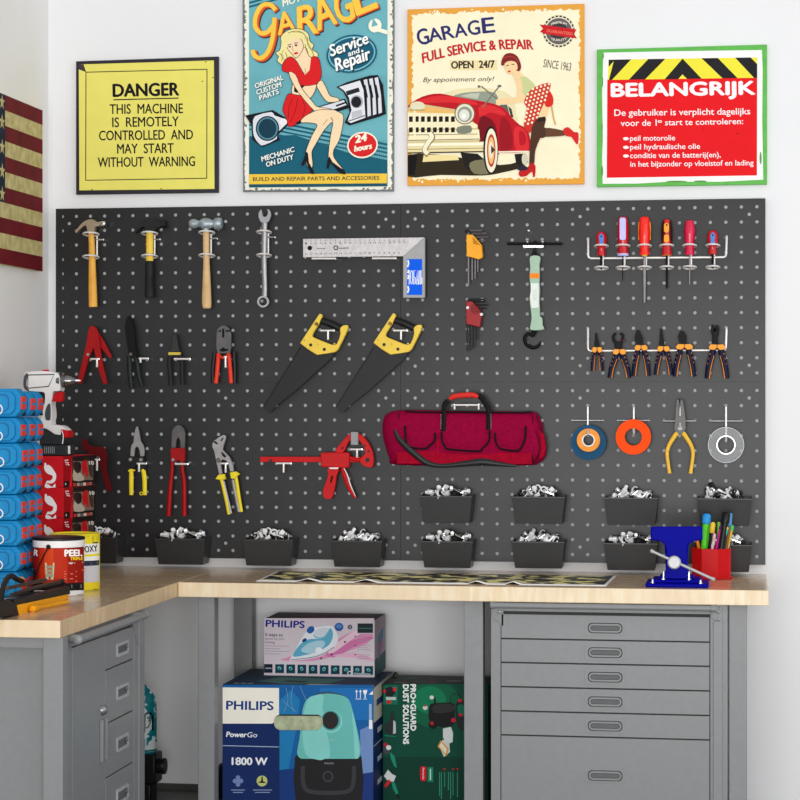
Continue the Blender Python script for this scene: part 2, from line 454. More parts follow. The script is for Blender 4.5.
# ---------------- cabinet under the side bench (faces right)
XF = .604
def fz(v, u=100): return R(u, v, XF).z
yA, yB_ = R(69.5, 700, XF).y, R(143.5, 700, XF).y
cab2 = thing('tool_cabinet', (.3, (yA+yB_)/2, 0), 'grey steel cabinet with tall door and four drawers under the side bench', 'cabinet')
ztop2 = R(104, 636, XF).z
mb = MB(); mb.box((XL+.005, YL+.066, .004), (XF-.012, yB_, HT-THK-.002), GREYB)
yd0, yd1, yd2, yd3 = R(71.5, 700, XF).y, R(104.6, 700, XF).y, R(132.8, 700, XF).y, R(137, 700, XF).y
mb.box((XF-.014, YL+.066, .004), (XF, yd0-.001, HT-THK-.002), GREYB); mb.box((XF-.014, yd2+.001, .004), (XF+.004, yB_, HT-THK-.002), GREYB)
mb.box((XF-.014, yd0-.001, ztop2+.003), (XF, yd2+.001, HT-THK-.002), GREYB)
mb.box((XF-.004, yd3, .004), (XF+.008, yd3+.01, HT-THK-.003), GREYB)
mb.build('cabinet_body', cab2, bevel=.0015)
d = MB().box((XF-.012, yd0, .03), (XF+.003, yd1-.001, ztop2), GREYB).build('door', cab2, bevel=.0015)
q = R(101.2, 710, XF); MB().turned((XF+.002, q.y, q.z), (1, 0, 0), [(0, .017), (.008, .016), (.016, .009), (.018, .004)], STEEL, 16).build('door_lock', d)
h = MB(); z1, z0 = R(101, 719, XF).z, R(101, 761, XF).z
for dy in (-.021, .021): h.box((XF+.003, q.y+dy-.006, z0), (XF+.014, q.y+dy+.006, z1), GREY)
h.build('door_handle', d, bevel=.002)
vs_ = [636, 670.2, 724, 778]
zz = [ztop2]+[R(105.5, v, XF).z for v in vs_[1:]]+[.03]
for k in range(4):
    d = MB().box((XF-.012, yd1+.001, zz[k+1]+.0022), (XF+.003, yd2-.001, zz[k]-.0022), GREYB).build('drawer', cab2, bevel=.0015)
    if True:
        c0, c1 = (115.3, 127), ((641, 657.5), (684, 701), (735, 753), (787, 806))[k]
        yq0, yq1 = R(c0[0], 650, XF).y, R(c0[1], 650, XF).y
        zc_ = R(c0[0], (c1[0]+c1[1])/2+1.5, XF).z; hz = (R(c0[0], c1[0], XF).z-R(c0[0], c1[1], XF).z)*.42
        h = MB(); X0 = XF+.003
        loops = [[Vector((X0+.004, y, z)) for y, z in rrect(yq0, zc_-hz, yq1, zc_+hz, .006)], [Vector((X0+.004, y, z)) for y, z in rrect(yq0+.01, zc_-hz+.01, yq1-.01, zc_+hz-.01, .004)]]
        h.slab(loops, Vector((-.005, 0, 0)), M('pull_highlight_grey', (168, 169, 170), .4)); h.box((X0-.0005, yq0+.008, zc_-hz+.008), (X0+.0008, yq1-.008, zc_+hz-.008), M('recess_shade_grey', (96, 97, 98), .5))  # pull lightened as an edge highlight, inset darkened as recess shade
        h.build('recessed_handle', d, bevel=.001)
        MB().turned((X0, yq1-.03, zc_+.004), (1, 0, 0), [(0, .007), (.006, .009), (.009, .005)], STEEL, 12).build('catch', d)
h = MB(); A = R(79, 641, XF+.04); B = R(145, 618, XF+.04); A.z = B.z = R(90, 636, XF+.045).z
h.tube([A, B], .0115, GREY, 16)
for e in (A+Vector((0, .02, 0)), B-Vector((0, .035, 0))):
    h.tube([e, Vector((XF, e.y, e.z))], .012, GREY, 12)
for e, s in ((A, -1), (B, 1)): h.turned(e, (0, s, 0), [(0, .0135), (.012, .0135), (.016, .008)], GREY, 16)
h.build('rail_handle', cab2)
q = R(134.5, 640, XF)
MB().slab([[Vector((XF+.006, yd2-.02, ztop2+.01)), Vector((XF+.006, yd3, ztop2+.01)), Vector((XF+.006, yd3, ztop2-.07)), Vector((XF+.006, yd3-.015, ztop2-.06))]], Vector((-.004, 0, 0)), GREYB).build('bracket', cab2, bevel=.001)
# ================================================================ wall signs and posters
def board_sign(corners, th, edge_mat, name, label, cat, base):
    pl = thing('%s' % name, P(sum(c[0] for c in corners)/4, corners[2][1], -.004), label, cat)
    MB().plate(corners, -th, -.001, edge_mat).build(base, pl, bevel=.0012)
    return pl, Print(front(-th))
KD = (24, 20, 28)
# ---- yellow danger sign
r, p = board_sign([(76, 61.3), (218.3, 56.5), (218.3, 192.6), (76, 194.6)], .018, M('near_black_sign_edge', (38, 33, 44), .45), 'danger_sign', 'yellow warning sign with black frame reading DANGER', 'sign', 'sign_board')
Y1 = (236, 227, 112)
p.tf = (0, 40, 3.478)
p.poly([(277, 85), (744, 71), (746, 518), (276, 523), (274, 102), (300, 112), (290, 84)], Y1)
p.poly([(291, 84), (297, 110), (276, 98), (274, 88)], (70, 58, 62))
for a, b in (((298, 112), (720, 102)), ((720, 101), (719, 481)), ((719, 481), (297, 488)), ((298, 488), (299, 110))): p.line([a, b], 3.2, (60, 52, 40))
p.text('DANGER', (394, 197), (622, 192), 43, KD, .035)
p.line([(394, 208), (621, 202)], 4, KD)
for s, x0, x1, y, dy in (('THIS  MACHINE', 382, 636, 257, -3), ('IS  REMOTELY', 391, 622, 303, -4), ('CONTROLLED  AND', 345, 671, 349, -4), ('MAY  START', 408, 604, 395, -3), ('WITHOUT  WARNING', 341, 678, 442, -4)):
    p.text(s, (x0, y), (x1, y+dy), 33, KD, .012)
for x, y in ((704, 144), (716, 76), (320, 520), (560, 517), (741, 130)): p.oval(x, y, 3, 2, (120, 100, 50))
p.build('sign_print', r)

# ---- green BELANGRIJK sign
r, p = board_sign([(597, 49.5), (767, 44.5), (767, 184.3), (597, 187)], .018, M('green_sign_edge', (92, 182, 74), .45), 'notice_sign', 'red notice sign in a green frame reading BELANGRIJK', 'sign', 'sign_board')
p.tf = (590, 40, 3.81)
p.poly([(50, 52), (52, 48), (300, 43), (655, 38), (658, 120), (656, 300), (658, 420), (660, 532), (500, 540), (300, 540), (180, 547), (48, 548), (46, 450), (49, 380), (46, 200), (49, 120)], (246, 246, 243))
for x, y, a, b in ((50, 60, 3, 12), (48, 160, 2, 20), (47, 330, 2, 16), (46, 500, 4, 20), (330, 539, 40, 3), (650, 450, 4, 24), (420, 538, 25, 3)): p.oval(x, y, a, b, (96, 150, 70))
RED = (232, 20, 28)
p.poly([(66, 150), (637, 143), (636, 516), (64, 525)], RED)
YE = (243, 232, 64); BK = (34, 32, 36)
p.poly([(71, 75), (637, 66), (637, 144), (68, 152)], YE)
def hz(a, b, c, d): # top pair, bottom pair on the band
    ty = lambda x: 75-(x-71)*.0159; by = lambda x: 152-(x-68)*.014
    p.poly([(a, ty(a)), (b, ty(b)), (d, by(d)), (c, by(c))], BK)
hz(92, 157, 72, 84); p.poly([(71, 75), (96, 75), (71, 102)], BK)
hz(222, 287, 148, 210); p.poly([(353, 71), (425, 147), (370, 148), (352, 131), (336, 149), (284, 150)], BK)
hz(425, 487, 505, 562); hz(553, 612, 625, 637); p.poly([(612, 66.5), (637, 92), (637, 143), (625, 144)], BK)
W_ = (250, 244, 244)
p.text('BELANGRIJK', (83, 215), (628, 206), 48, W_, .05)
p.text('De gebruiker is verplicht dagelijks', (93, 289), (610, 283), 24, W_, .012)
p.text('voor de 1', (117, 328), (254, 326), 23, W_, .012); p.text('e', (258, 315), (274, 315), 14, W_, .012)
p.text('start te controleren:', (286, 325), (583, 320), 22, W_, .012)
for i, (s, x1) in enumerate((('peil motorolie', 324), ('peil hydraulische olie', 419), ('conditie van de batterij(en),', 498))):
    y = 384+i*33; p.text(s, (153, y), (x1, y-(x1-153)*.01), 20, W_, .012); p.oval(137, y-8, 11, 6, W_)
p.text('in het bijzonder op vloeistof en lading', (154, 483), (623, 477), 20, W_, .012)
p.line([(430, 330), (432, 345)], 2, (190, 10, 20)); p.oval(562, 356, 4, 2.5, (150, 12, 20)); p.oval(460, 80, 14, 2.5, (20, 20, 24), -.5)
p.build('sign_print', r)

# ---- teal GARAGE poster with a woman on a piston
r, p = board_sign([(242.3, -62), (394.2, -66), (393.6, 191.2), (243, 191.8)], .016, M('worn_grey_poster_edge', (118, 122, 122), .5), 'garage_poster', 'teal poster of a blonde woman sitting on a big piston, lettered GARAGE', 'poster', 'poster_board')
p.tf = (230, 0, 4)
rnd = random.Random(3)
def rough(pts, amp, step, rg):
    out = []
    for i in range(len(pts)):
        a, b = pts[i], pts[(i+1) % len(pts)]; l = hypot(b[0]-a[0], b[1]-a[1]); n = max(1, int(l/step))
        for k in range(n):
            t = k/n; out.append((a[0]+(b[0]-a[0])*t+rg.uniform(-amp, amp), a[1]+(b[1]-a[1])*t+rg.uniform(-amp, amp)))
    return out
p.poly(rough([(58, -240), (650, -255), (648, 757), (60, 760)], 4, 12, rnd), (242, 243, 226))
CRG = (118, 120, 116)
for k in range(46):
    s = rnd.choice((0, 1, 2)); y = rnd.uniform(-20, 740); x = rnd.uniform(60, 640)
    c = (rnd.uniform(56, 66), y) if s == 0 else ((rnd.uniform(640, 650), y) if s == 1 else (x, rnd.uniform(750, 760)))
    p.poly([(c[0]+rnd.uniform(2, 8)*cos(a), c[1]+rnd.uniform(2, 7)*sin(a)) for a in [i*pi/4 for i in range(8)]], CRG)
p.clip = (57, -260, 650, 760)
p.poly([(76, -230), (630, -244), (630, 745), (76, 750)], (111, 180, 190))
TD = (22, 96, 118)
p.poly([(76, 545), (260, 540), (470, 610), (630, 640), (630, 745), (76, 750)], TD)
for k in range(4):
    y = 462+k*17; p.poly([(76, y), (630, y+112), (630, y+112+9-k), (76, y+9-k)], TD)
for k in range(3): p.poly([(76, -8+k*16), (190, -40+k*16), (190, -32+k*16), (76, k*16)], TD)
for x in range(84, 630, 9): p.line([(x, 560), (x, 690)], 1.2, (34, 112, 134))
for x in range(84, 630, 9): p.line([(x, 300), (x, 460)], .9, (99, 168, 180))
p.poly([(76, 697), (628, 694), (628, 733), (76, 737)], (244, 202, 66)); p.poly([(76, 740), (628, 737), (628, 745), (76, 749)], (28, 84, 104))
p.text('BUILD AND REPAIR PARTS AND ACCESSORIES', (92, 724), (597, 719), 15, (60, 62, 70), .02)
CR = (250, 246, 222); OUT = (20, 22, 30)
p.text('MOTOR', (212, 27), (330, -12), 26, CR, .03, .25)
# big swelling title
def title(s, a, b, cap, sl, gr):
    for dx, dy, c in ((9, 9, (26, 26, 36)), (6, 5, (214, 84, 40)), (3, 2, (235, 110, 44)), (0, 0, (252, 206, 76))):
        p.text(s, (a[0]+dx, a[1]+dy), (b[0]+dx, b[1]+dy), cap, c, .014, sl, 0, None, gr)
def gstroke(dx, dy, c, w):
    p.line([(x+dx, y+dy) for x, y in [(182, 40), (160, 18), (128, 22), (104, 60), (100, 104), (122, 132), (152, 126), (176, 96)]], w, c, 5)
    p.line([(x+dx, y+dy) for x, y in [(178, 70), (170, 150), (152, 206), (124, 232), (98, 222), (90, 200)]], w, c, 5)
for dx, dy, c, w in ((10, 8, (26, 26, 36), 24), (7, 5, (214, 84, 40), 22), (3, 2, (235, 110, 44), 20), (0, 0, (252, 206, 76), 17)): gstroke(dx, dy, c, w)
title('A', (193, 140), (262, 122), 84, .12, .1); title('R', (272, 142), (352, 130), 118, .12, .1)
title('A', (352, 122), (428, 92), 128, .12, .1); title('G', (432, 98), (500, 76), 132, .12, .1); title('E', (508, 62), (590, 28), 140, .12, .1)
# hair, face, body
HAIR = (244, 232, 160); SK = (252, 222, 180); RD = (222, 30, 34)
def fig(pts, c, sm=4, w=2.2, outl=OUT):
    q = catmull(pts, sm) if sm else pts
    p.line(q+[q[0]], w*2, outl); p.poly(q, c)
fig([(206, 168), (204, 148), (222, 128), (250, 117), (285, 118), (312, 136), (318, 164), (334, 180), (328, 198), (350, 214), (346, 234), (330, 246), (312, 236), (300, 222), (262, 246), (236, 240), (232, 256), (208, 258), (190, 242), (196, 226), (184, 212), (200, 200)], HAIR)
fig([(262, 232), (300, 190), (316, 226), (345, 240), (330, 300), (306, 320), (272, 262)], SK)
fig([(227, 165), (258, 146), (286, 162), (292, 190), (280, 215), (264, 230), (246, 212), (232, 196)], SK)
p.poly([(218, 150), (250, 128), (300, 138), (304, 176), (288, 158), (262, 152), (240, 160), (226, 190)], HAIR, 4)
for a in ([(215, 200), (205, 225), (222, 240)], [(300, 150), (322, 190), (336, 225)], [(250, 128), (290, 132), (312, 160)]): p.line(a, 2, (150, 132, 60), 5)
for a in ([(198, 214), (212, 224), (206, 244)], [(222, 210), (228, 228), (222, 244)], [(310, 150), (312, 180), (330, 206), (334, 228)], [(300, 176), (306, 204), (318, 226)], [(232, 132), (262, 124), (292, 132), (304, 150)]): p.line(a, 2.4, (120, 100, 40), 5)
p.line([(231, 181), (245, 176)], 3, OUT); p.line([(256, 173), (272, 171)], 3, OUT); p.oval(239, 187, 5, 3, OUT); p.oval(264, 181, 5.5, 3.5, OUT)
p.line([(250, 182), (249, 200), (255, 202)], 1.6, (120, 60, 40)); p.oval(264, 213, 9, 4.5, RD, -.2)
fig([(262, 326), (342, 330), (328, 384), (300, 392), (250, 376)], SK, 3)
fig([(214, 250), (240, 228), (266, 246), (300, 300), (318, 262), (326, 230), (352, 232), (362, 268), (364, 305), (346, 334), (300, 342), (262, 332), (252, 300), (232, 290), (210, 280)], RD, 3)
p.poly([(273, 240), (324, 232), (318, 280), (300, 300)], SK); p.line([(300, 272), (303, 298)], 1.6, (140, 80, 50))
p.poly([(258, 334), (300, 343), (268, 372), (256, 366)], OUT)
fig([(235, 376), (262, 380), (306, 388), (322, 412), (336, 430), (300, 468), (272, 492), (236, 506), (226, 470), (212, 440), (222, 400)], RD, 3)
for a in ([(270, 395), (262, 440), (240, 490)], [(290, 400), (300, 430), (290, 470)], [(250, 392), (236, 430), (234, 470)]): p.line(a, 2.2, (110, 12, 20), 4)
p.poly([(262, 492), (300, 468), (300, 486), (272, 498)], OUT)
# connecting rod, ring and piston
p.poly([(60, 462), (170, 440), (222, 470), (232, 500), (190, 540), (200, 560), (130, 588), (90, 560), (86, 500)], OUT)
p.poly([(100, 465), (165, 448), (178, 462), (212, 474), (226, 495), (190, 530), (186, 556), (136, 580), (118, 576), (96, 545), (92, 500)], (226, 228, 234), 2)
p.oval(150, 514, 47, 50, OUT); p.oval(150, 514, 42, 45, (86, 140, 156)); p.oval(150, 514, 36, 39, (18, 60, 78)); p.oval(214, 488, 14, 14, (240, 240, 244), 0, .3)
p.poly([(332, 432), (460, 394), (478, 432), (378, 462)], OUT); p.poly([(340, 434), (456, 400), (466, 420), (384, 448)], (224, 226, 232))
p.line([(424, 424), (462, 410)], 7, OUT)
p.poly([(426, 348), (470, 328), (560, 302), (592, 300), (612, 340), (624, 455), (600, 466), (478, 502), (458, 490), (478, 450), (470, 400), (452, 366)], OUT)
p.poly([(436, 348), (520, 322), (534, 360), (542, 470), (484, 492), (470, 486), (486, 440), (476, 390), (456, 362)], (232, 233, 238))
for k, x in enumerate((534, 556, 578)):
    p.poly([(x, 320-k*4), (x+14, 316-k*4), (x+26, 380), (x+30, 462-k*6), (x+16, 467-k*6), (x+14, 390)], (222, 224, 230))
    p.line([(x+6, 340), (x+16, 390)], 4, OUT)
p.poly([(462, 366), (514, 350), (520, 366), (470, 382)], (36, 36, 46)); p.oval(507, 407, 25, 26, (170, 172, 180)); p.oval(505, 408, 20, 22, (30, 28, 38)); p.poly([(486, 448), (526, 438), (530, 462), (488, 474)], (196, 198, 206)); p.line([(470, 486), (540, 462)], 4, (90, 90, 104))
# arms and legs
fig([(366, 322), (384, 352), (400, 384), (430, 392), (434, 404), (400, 408), (380, 398), (350, 350), (350, 336)], SK, 3)
fig([(236, 290), (262, 300), (284, 350), (330, 408), (350, 428), (400, 436), (430, 452), (424, 464), (396, 460), (352, 452), (316, 420), (262, 350)], SK, 3)
fig([(284, 488), (300, 466), (350, 442), (410, 440), (436, 450), (452, 462), (450, 500), (436, 560), (414, 600), (416, 632), (452, 680), (430, 676), (398, 640), (396, 600), (404, 540), (412, 486), (376, 520), (340, 580), (326, 610), (330, 660), (318, 676), (302, 640), (306, 600), (330, 540), (350, 500), (320, 490)], SK, 3)
p.line([(412, 484), (404, 470)], 3, OUT); p.line([(390, 478), (372, 500)], 2, (150, 90, 60))
for q in ([(304, 606), (296, 632), (284, 660), (292, 664), (304, 646), (322, 692), (336, 698), (334, 684), (316, 650), (312, 612)], [(398, 626), (390, 640), (386, 672), (394, 676), (402, 650), (440, 694), (462, 698), (460, 684), (432, 664), (410, 648)]): p.poly(q, OUT)
for s, a, b, c in (('ORIGINAL', (102, 354), (214, 318), 19), ('CUSTOM', (108, 380), (206, 346), 19), ('PARTS', (120, 402), (196, 374), 19), ('MECHANIC', (128, 646), (258, 606), 19), ('ON DUTY', (146, 668), (254, 636), 19)): 
    p.text(s, (a[0]+2, a[1]+2), (b[0]+2, b[1]+2), c, (20, 70, 90), .04, .15); p.text(s, a, b, c, (250, 250, 238), .028, .15)
p.oval(487, 215, 102, 76, (20, 92, 118), -.18); p.oval(487, 215, 95, 69, (130, 196, 204), -.18); p.oval(487, 215, 90, 64, (20, 92, 118), -.18)
for s, a, b, c in (('Service', (404, 226), (554, 172), 44), ('and', (474, 226), (518, 210), 20), ('Repair', (426, 284), (562, 236), 48)):
    p.text(s, (a[0]+4, a[1]+4), (b[0]+4, b[1]+4), c, (12, 52, 72), .05, .2); p.text(s, a, b, c, (255, 255, 248), .025, .2)
p.oval(530, 580, 62, 53, CR, -.15); p.oval(530, 580, 56, 47, (222, 34, 38), -.15)
p.text('24', (502, 572), (546, 562), 28, CR, .06, .25); p.text('hours', (498, 606), (566, 594), 22, CR, .05, .25)
p.oval(580, 102, 26, 28, CR, .3); p.poly([(572, 70), (592, 100), (566, 108)], (111, 180, 190)); p.poly([(592, 110), (630, 122), (630, 138), (590, 126)], CR)
p.build('poster_print', r)

# ---- cream GARAGE poster with a red car
r, p = board_sign([(407.4, 9.4), (584.2, 3.8), (584.2, 184), (407.4, 185.7)], .016, M('ochre_poster_edge', (222, 152, 62), .5), 'garage_poster', 'cream poster of a vintage red car and a leaning woman, FULL SERVICE & REPAIR', 'poster', 'poster_board')
p.tf = (395, 0, 4)
rnd = random.Random(5)
p.poly([(50, 38), (757, 15), (757, 735), (50, 743)], (234, 166, 66))
p.clip = (51, 18, 756, 740)
p.poly(rough([(70, 56), (738, 36), (738, 712), (70, 720)], 6, 9, rnd), (252, 243, 208))
for k in range(26):
    x, y = rnd.uniform(60, 745), rnd.uniform(40, 720)
    if 90 < x < 715: y = rnd.choice((rnd.uniform(38, 52), rnd.uniform(716, 728)))
    p.oval(x, y, rnd.uniform(2, 6), rnd.uniform(2, 6), (252, 243, 208))
NV = (44, 46, 110)
for i, (ch, a, b, c) in enumerate((('G', (96, 182), (140, 172), 62), ('A', (140, 168), (190, 158), 52), ('R', (195, 160), (240, 150), 54), ('A', (242, 150), (290, 142), 52), ('G', (296, 142), (342, 135), 56), ('E', (352, 133), (400, 128), 60))): p.text(ch, a, b, c, NV, .018)
p.text('FULL SERVICE & REPAIR', (112, 252), (553, 198), 38, (198, 36, 40), .03, 0, 20)
p.rect(220, 240, 408, 280, (244, 226, 172)); p.text('OPEN  24/7', (226, 274), (398, 270), 28, (50, 40, 40), .035)
p.text('By appointment only!', (112, 328), (392, 324), 18, (64, 50, 50), .0, .35)
p.text('SINCE 1963', (592, 268), (702, 284), 32, (92, 82, 74), -.01)
BG = (62, 58, 60)
p.oval(655, 125, 64, 64, BG); p.oval(655, 125, 57, 57, (252, 243, 208))
for k in range(24): p.oval(655+60.5*cos(k*pi/12), 125+60.5*sin(k*pi/12), 3, 3, (252, 243, 208))
p.oval(655, 125, 53, 53, (104, 98, 98)); p.oval(655, 125, 36, 36, BG)
p.text('PREMIUM', (626, 102), (686, 102), 9, (240, 232, 210), .02, 0, 8); p.text('QUALITY', (626, 158), (686, 158), 9, (240, 232, 210), .02, 0, -6)
p.poly([(578, 98), (600, 100), (726, 118), (716, 136), (728, 154), (604, 136), (580, 128), (592, 114)], (205, 30, 36)); p.text('GUARANTEED', (606, 128), (710, 142), 12, (236, 120, 100), .02)
# ground shadow and car
p.poly([(50, 620), (230, 625), (420, 660), (520, 640), (512, 668), (430, 690), (350, 702), (180, 700), (50, 706)], (46, 38, 20), 3)
p.poly([(50, 622), (90, 620), (78, 700), (50, 700)], (14, 12, 12))
p.poly([(115, 618), (250, 622), (256, 640), (110, 648)], (244, 224, 160))
p.poly([(262, 610), (330, 615), (372, 650), (400, 690), (330, 700), (280, 670)], (28, 26, 22)); p.poly([(300, 650), (372, 640), (384, 690), (316, 694)], (128, 122, 92), 3)
p.poly([(185, 384), (235, 360), (300, 352), (380, 354), (440, 368), (474, 400), (484, 450), (480, 492), (330, 470), (240, 420)], (238, 226, 180), 3)
p.poly([(232, 388), (270, 372), (340, 366), (400, 370), (412, 405), (380, 424), (330, 402)], (150, 158, 140), 2)
p.poly([(262, 384), (300, 374), (340, 372), (330, 396)], (196, 200, 178)); p.poly([(418, 420), (448, 418), (462, 470), (424, 450)], (96, 98, 90)); p.poly([(452, 424), (466, 436), (474, 470), (464, 468)], (60, 60, 56))
RC = (190, 20, 34); RC2 = (224, 44, 50); RD3 = (120, 10, 24)
p.poly([(52, 424), (90, 396), (130, 380), (180, 374), (240, 386), (330, 402), (400, 416), (440, 436), (468, 470), (500, 500), (526, 514), (540, 552), (536, 608), (418, 612), (400, 640), (330, 560), (300, 480), (60, 450)], RC, 2)
p.poly([(90, 404), (180, 382), (300, 400), (330, 420), (230, 410), (120, 412)], RC2, 3); p.poly([(340, 420), (400, 426), (442, 452), (430, 462), (380, 450), (340, 470)], RC2, 3)
p.poly([(340, 470), (372, 470), (396, 490), (408, 530), (412, 590), (400, 612), (380, 560), (330, 566)], RD3, 3)
p.poly([(424, 470), (462, 500), (470, 590), (420, 600)], (158, 14, 28), 2); p.poly([(478, 510), (520, 520), (534, 570), (530, 600), (484, 604)], RC2, 3); p.poly([(496, 526), (518, 532), (524, 570), (500, 580)], RC, 3)
p.line([(412, 608), (536, 606)], 6, (240, 236, 214)); p.poly([(478, 616), (520, 614), (532, 650), (500, 664), (484, 650)], (26, 24, 24)); p.oval(519, 636, 12, 24, (214, 208, 180))
for a in ([(350, 430), (418, 344)], [(345, 345), (408, 396)]): p.line(a, 5, (118, 118, 108))
p.oval(418, 344, 8, 5, (110, 110, 100)); p.oval(336, 346, 6, 5, (110, 110, 100))
# chrome front
CH = (250, 240, 200); CH2 = (214, 196, 140); DK = (30, 24, 24)
p.poly([(50, 430), (120, 418), (245, 438), (330, 500), (338, 560), (330, 580), (50, 580)], CH2)
p.poly([(52, 440), (120, 428), (200, 436), (240, 446), (236, 456), (60, 458)], (240, 190, 110), 2)
p.poly([(50, 450), (236, 454), (330, 500), (326, 512), (50, 516)], CH); p.poly([(60, 524), (336, 518), (340, 560), (50, 566)], CH)
for x in range(56, 240, 24): 
    p.poly([(x, 466), (x+15, 465), (x+15, 487), (x, 488)], DK); p.poly([(x, 510), (x+15, 509), (x+15, 529), (x, 530)], DK)
p.line([(50, 498), (300, 500)], 5, CH); p.line([(50, 540), (330, 536)], 2.5, (120, 98, 50)); p.line([(50, 562), (338, 556)], 3, (110, 90, 46))
p.poly([(250, 508), (302, 502), (304, 530), (252, 534)], (130, 134, 116), 2)
p.line([(78, 428), (80, 556)], 7, CH); p.oval(90, 424, 30, 18, (232, 226, 190)); p.line([(60, 440), (118, 440)], 3, (140, 130, 90))
p.poly([(48, 572), (376, 566), (402, 584), (376, 604), (48, 612)], (236, 222, 168)); p.poly([(48, 574), (376, 570), (380, 580), (48, 584)], (255, 250, 224)); p.line([(48, 598), (370, 592)], 2.5, (140, 116, 60)); p.line([(48, 612), (370, 606)], 5, (60, 46, 26))
p.line([(138, 530), (150, 548), (138, 566), (122, 590), (120, 606), (134, 620)], 22, (120, 100, 60), 4); p.line([(138, 530), (148, 548), (136, 566), (121, 590), (120, 604), (132, 616)], 17, (250, 242, 208), 4)
p.oval(279, 455, 41, 43, (120, 100, 60)); p.oval(279, 455, 37, 39, (232, 228, 204)); p.oval(279, 457, 29, 31, (150, 152, 138)); p.oval(277, 460, 21, 23, (226, 230, 214)); p.oval(275, 464, 9, 10, (255, 255, 246))
p.oval(383, 600, 30, 96, (26, 22, 22)); p.oval(385, 602, 25, 88, (248, 240, 212)); p.oval(385, 602, 17, 66, (190, 60, 34)); p.oval(385, 602, 13, 54, (244, 190, 120)); p.oval(384, 600, 8, 34, (240, 236, 216)); p.poly([(384, 580), (400, 600), (385, 616)], (60, 50, 46))
# leaning woman
SKN = (250, 214, 160); HR2 = (130, 36, 36)
p.poly([(427, 240), (440, 218), (462, 212), (486, 222), (500, 246), (504, 272), (492, 290), (474, 292), (440, 262), (426, 262)], HR2, 4)
p.poly([(438, 256), (460, 244), (484, 250), (490, 274), (474, 292), (458, 298), (446, 288)], SKN, 4)
p.line([(444, 264), (456, 260)], 3, (60, 24, 20)); p.line([(466, 258), (478, 258)], 3, (60, 24, 20)); p.oval(457, 286, 6, 3.5, (214, 30, 30)); p.line([(430, 232), (470, 226), (496, 250)], 4, (176, 60, 50), 4)
p.poly([(472, 290), (492, 284), (512, 300), (540, 330), (562, 348), (540, 384), (528, 404), (504, 404), (496, 370), (484, 330)], SKN, 3)
p.poly([(494, 318), (520, 306), (552, 332), (560, 350), (534, 384), (520, 384), (504, 360)], (206, 212, 150), 3)
p.poly([(404, 400), (436, 392), (500, 392), (506, 408), (460, 414), (412, 416)], SKN, 3)
p.poly([(486, 320), (504, 316), (510, 360), (502, 408), (488, 398), (490, 350)], SKN, 3)
p.poly([(590, 400), (612, 404), (614, 440), (602, 476), (578, 480), (574, 440)], SKN, 3); p.line([(626, 424), (634, 470), (642, 500)], 6, (214, 168, 90), 4)
p.poly([(612, 360), (632, 388), (630, 420), (606, 428), (596, 400)], (220, 44, 34), 3)
p.poly([(516, 410), (530, 374), (560, 348), (616, 330), (622, 346), (606, 390), (584, 440), (560, 494), (540, 532), (516, 508), (520, 470), (528, 430)], (208, 52, 40), 2)
for i in range(11):
    for j in range(7):
        x = 516+j*16-i*4+8; y = 350+i*16+j*-5
        e = [(516, 410), (530, 374), (560, 348), (616, 330), (622, 346), (606, 390), (584, 440), (560, 494), (540, 532), (516, 508), (520, 470), (528, 430)]
        ins = False
        for a in range(len(e)):
            (xa, ya), (xb, yb) = e[a], e[a-1]
            if (ya > y) != (yb > y) and x < (xb-xa)*(y-ya)/(yb-ya)+xa: ins = not ins
        if ins: p.oval(x, y, 4.5, 5, (255, 236, 200), .3)
NYL = (78, 50, 34)
p.poly([(566, 478), (600, 472), (602, 486), (586, 540), (562, 600), (556, 660), (538, 676), (538, 620), (542, 560), (548, 510)], NYL, 3)
p.poly([(572, 470), (602, 466), (600, 484), (568, 488)], (44, 28, 24))
p.poly([(584, 516), (620, 512), (676, 524), (684, 540), (640, 546), (588, 546), (572, 532)], (104, 68, 46), 3); p.poly([(576, 512), (600, 510), (600, 548), (572, 548)], NYL, 3)
p.poly([(672, 520), (692, 508), (716, 528), (734, 532), (732, 576), (722, 572), (706, 548), (684, 544)], (216, 40, 38), 2)
p.poly([(496, 686), (528, 672), (546, 652), (562, 664), (560, 704), (552, 708), (548, 686), (526, 704), (500, 706)], (196, 26, 32), 2)
p.poly([(486, 668), (516, 662), (534, 676), (500, 684)], (40, 36, 50), 2)
p.build('poster_print', r)

# ---- flag panel on the side wall
XFL = XL+.022
zt, zb = R(42.5, 110.5, XFL).z, R(42.5, 271.4, XFL).z
yr = R(42.5, 190, XFL).y; yl = yr-1.05
fl = thing('flag_panel', (XFL, (yr+yl)/2, zb), 'weathered stars and stripes flag canvas on the left side wall', 'flag')
FR = M('faded_crimson_cloth', (104, 8, 26), .8, 0, .25, 9); FC = M('stained_cream_cloth', (214, 202, 148), .8, 0, .3, 26, rgb2=(176, 162, 104)); FB = M('dark_navy_cloth', (8, 28, 54), .8, 0, .3, 12)
mb = MB(); mb.box((XL+.001, yl, zb), (XFL, yr, zt), FC); mb.build('canvas', fl, bevel=.001)
p = Print(lambda y, z, o: Vector((XFL+o, y, z))); h = (zt-zb)/11
rg = random.Random(2)
for k in range(0, 11, 2): p.raw([(yl, zt-k*h), (yl, zt-(k+1)*h), (yr, zt-(k+1)*h), (yr, zt-k*h)], [(0, 1, 2, 3)], FR)
ye = R(5, 190, XFL).y; zc_ = zt-7*h
p.raw([(yl, zt), (yl, zc_), (ye, zc_), (ye, zt)], [(0, 1, 2, 3)], FB)
z0s = [R(2, v, XFL).z for v in (102, 122, 147, 171, 194)]
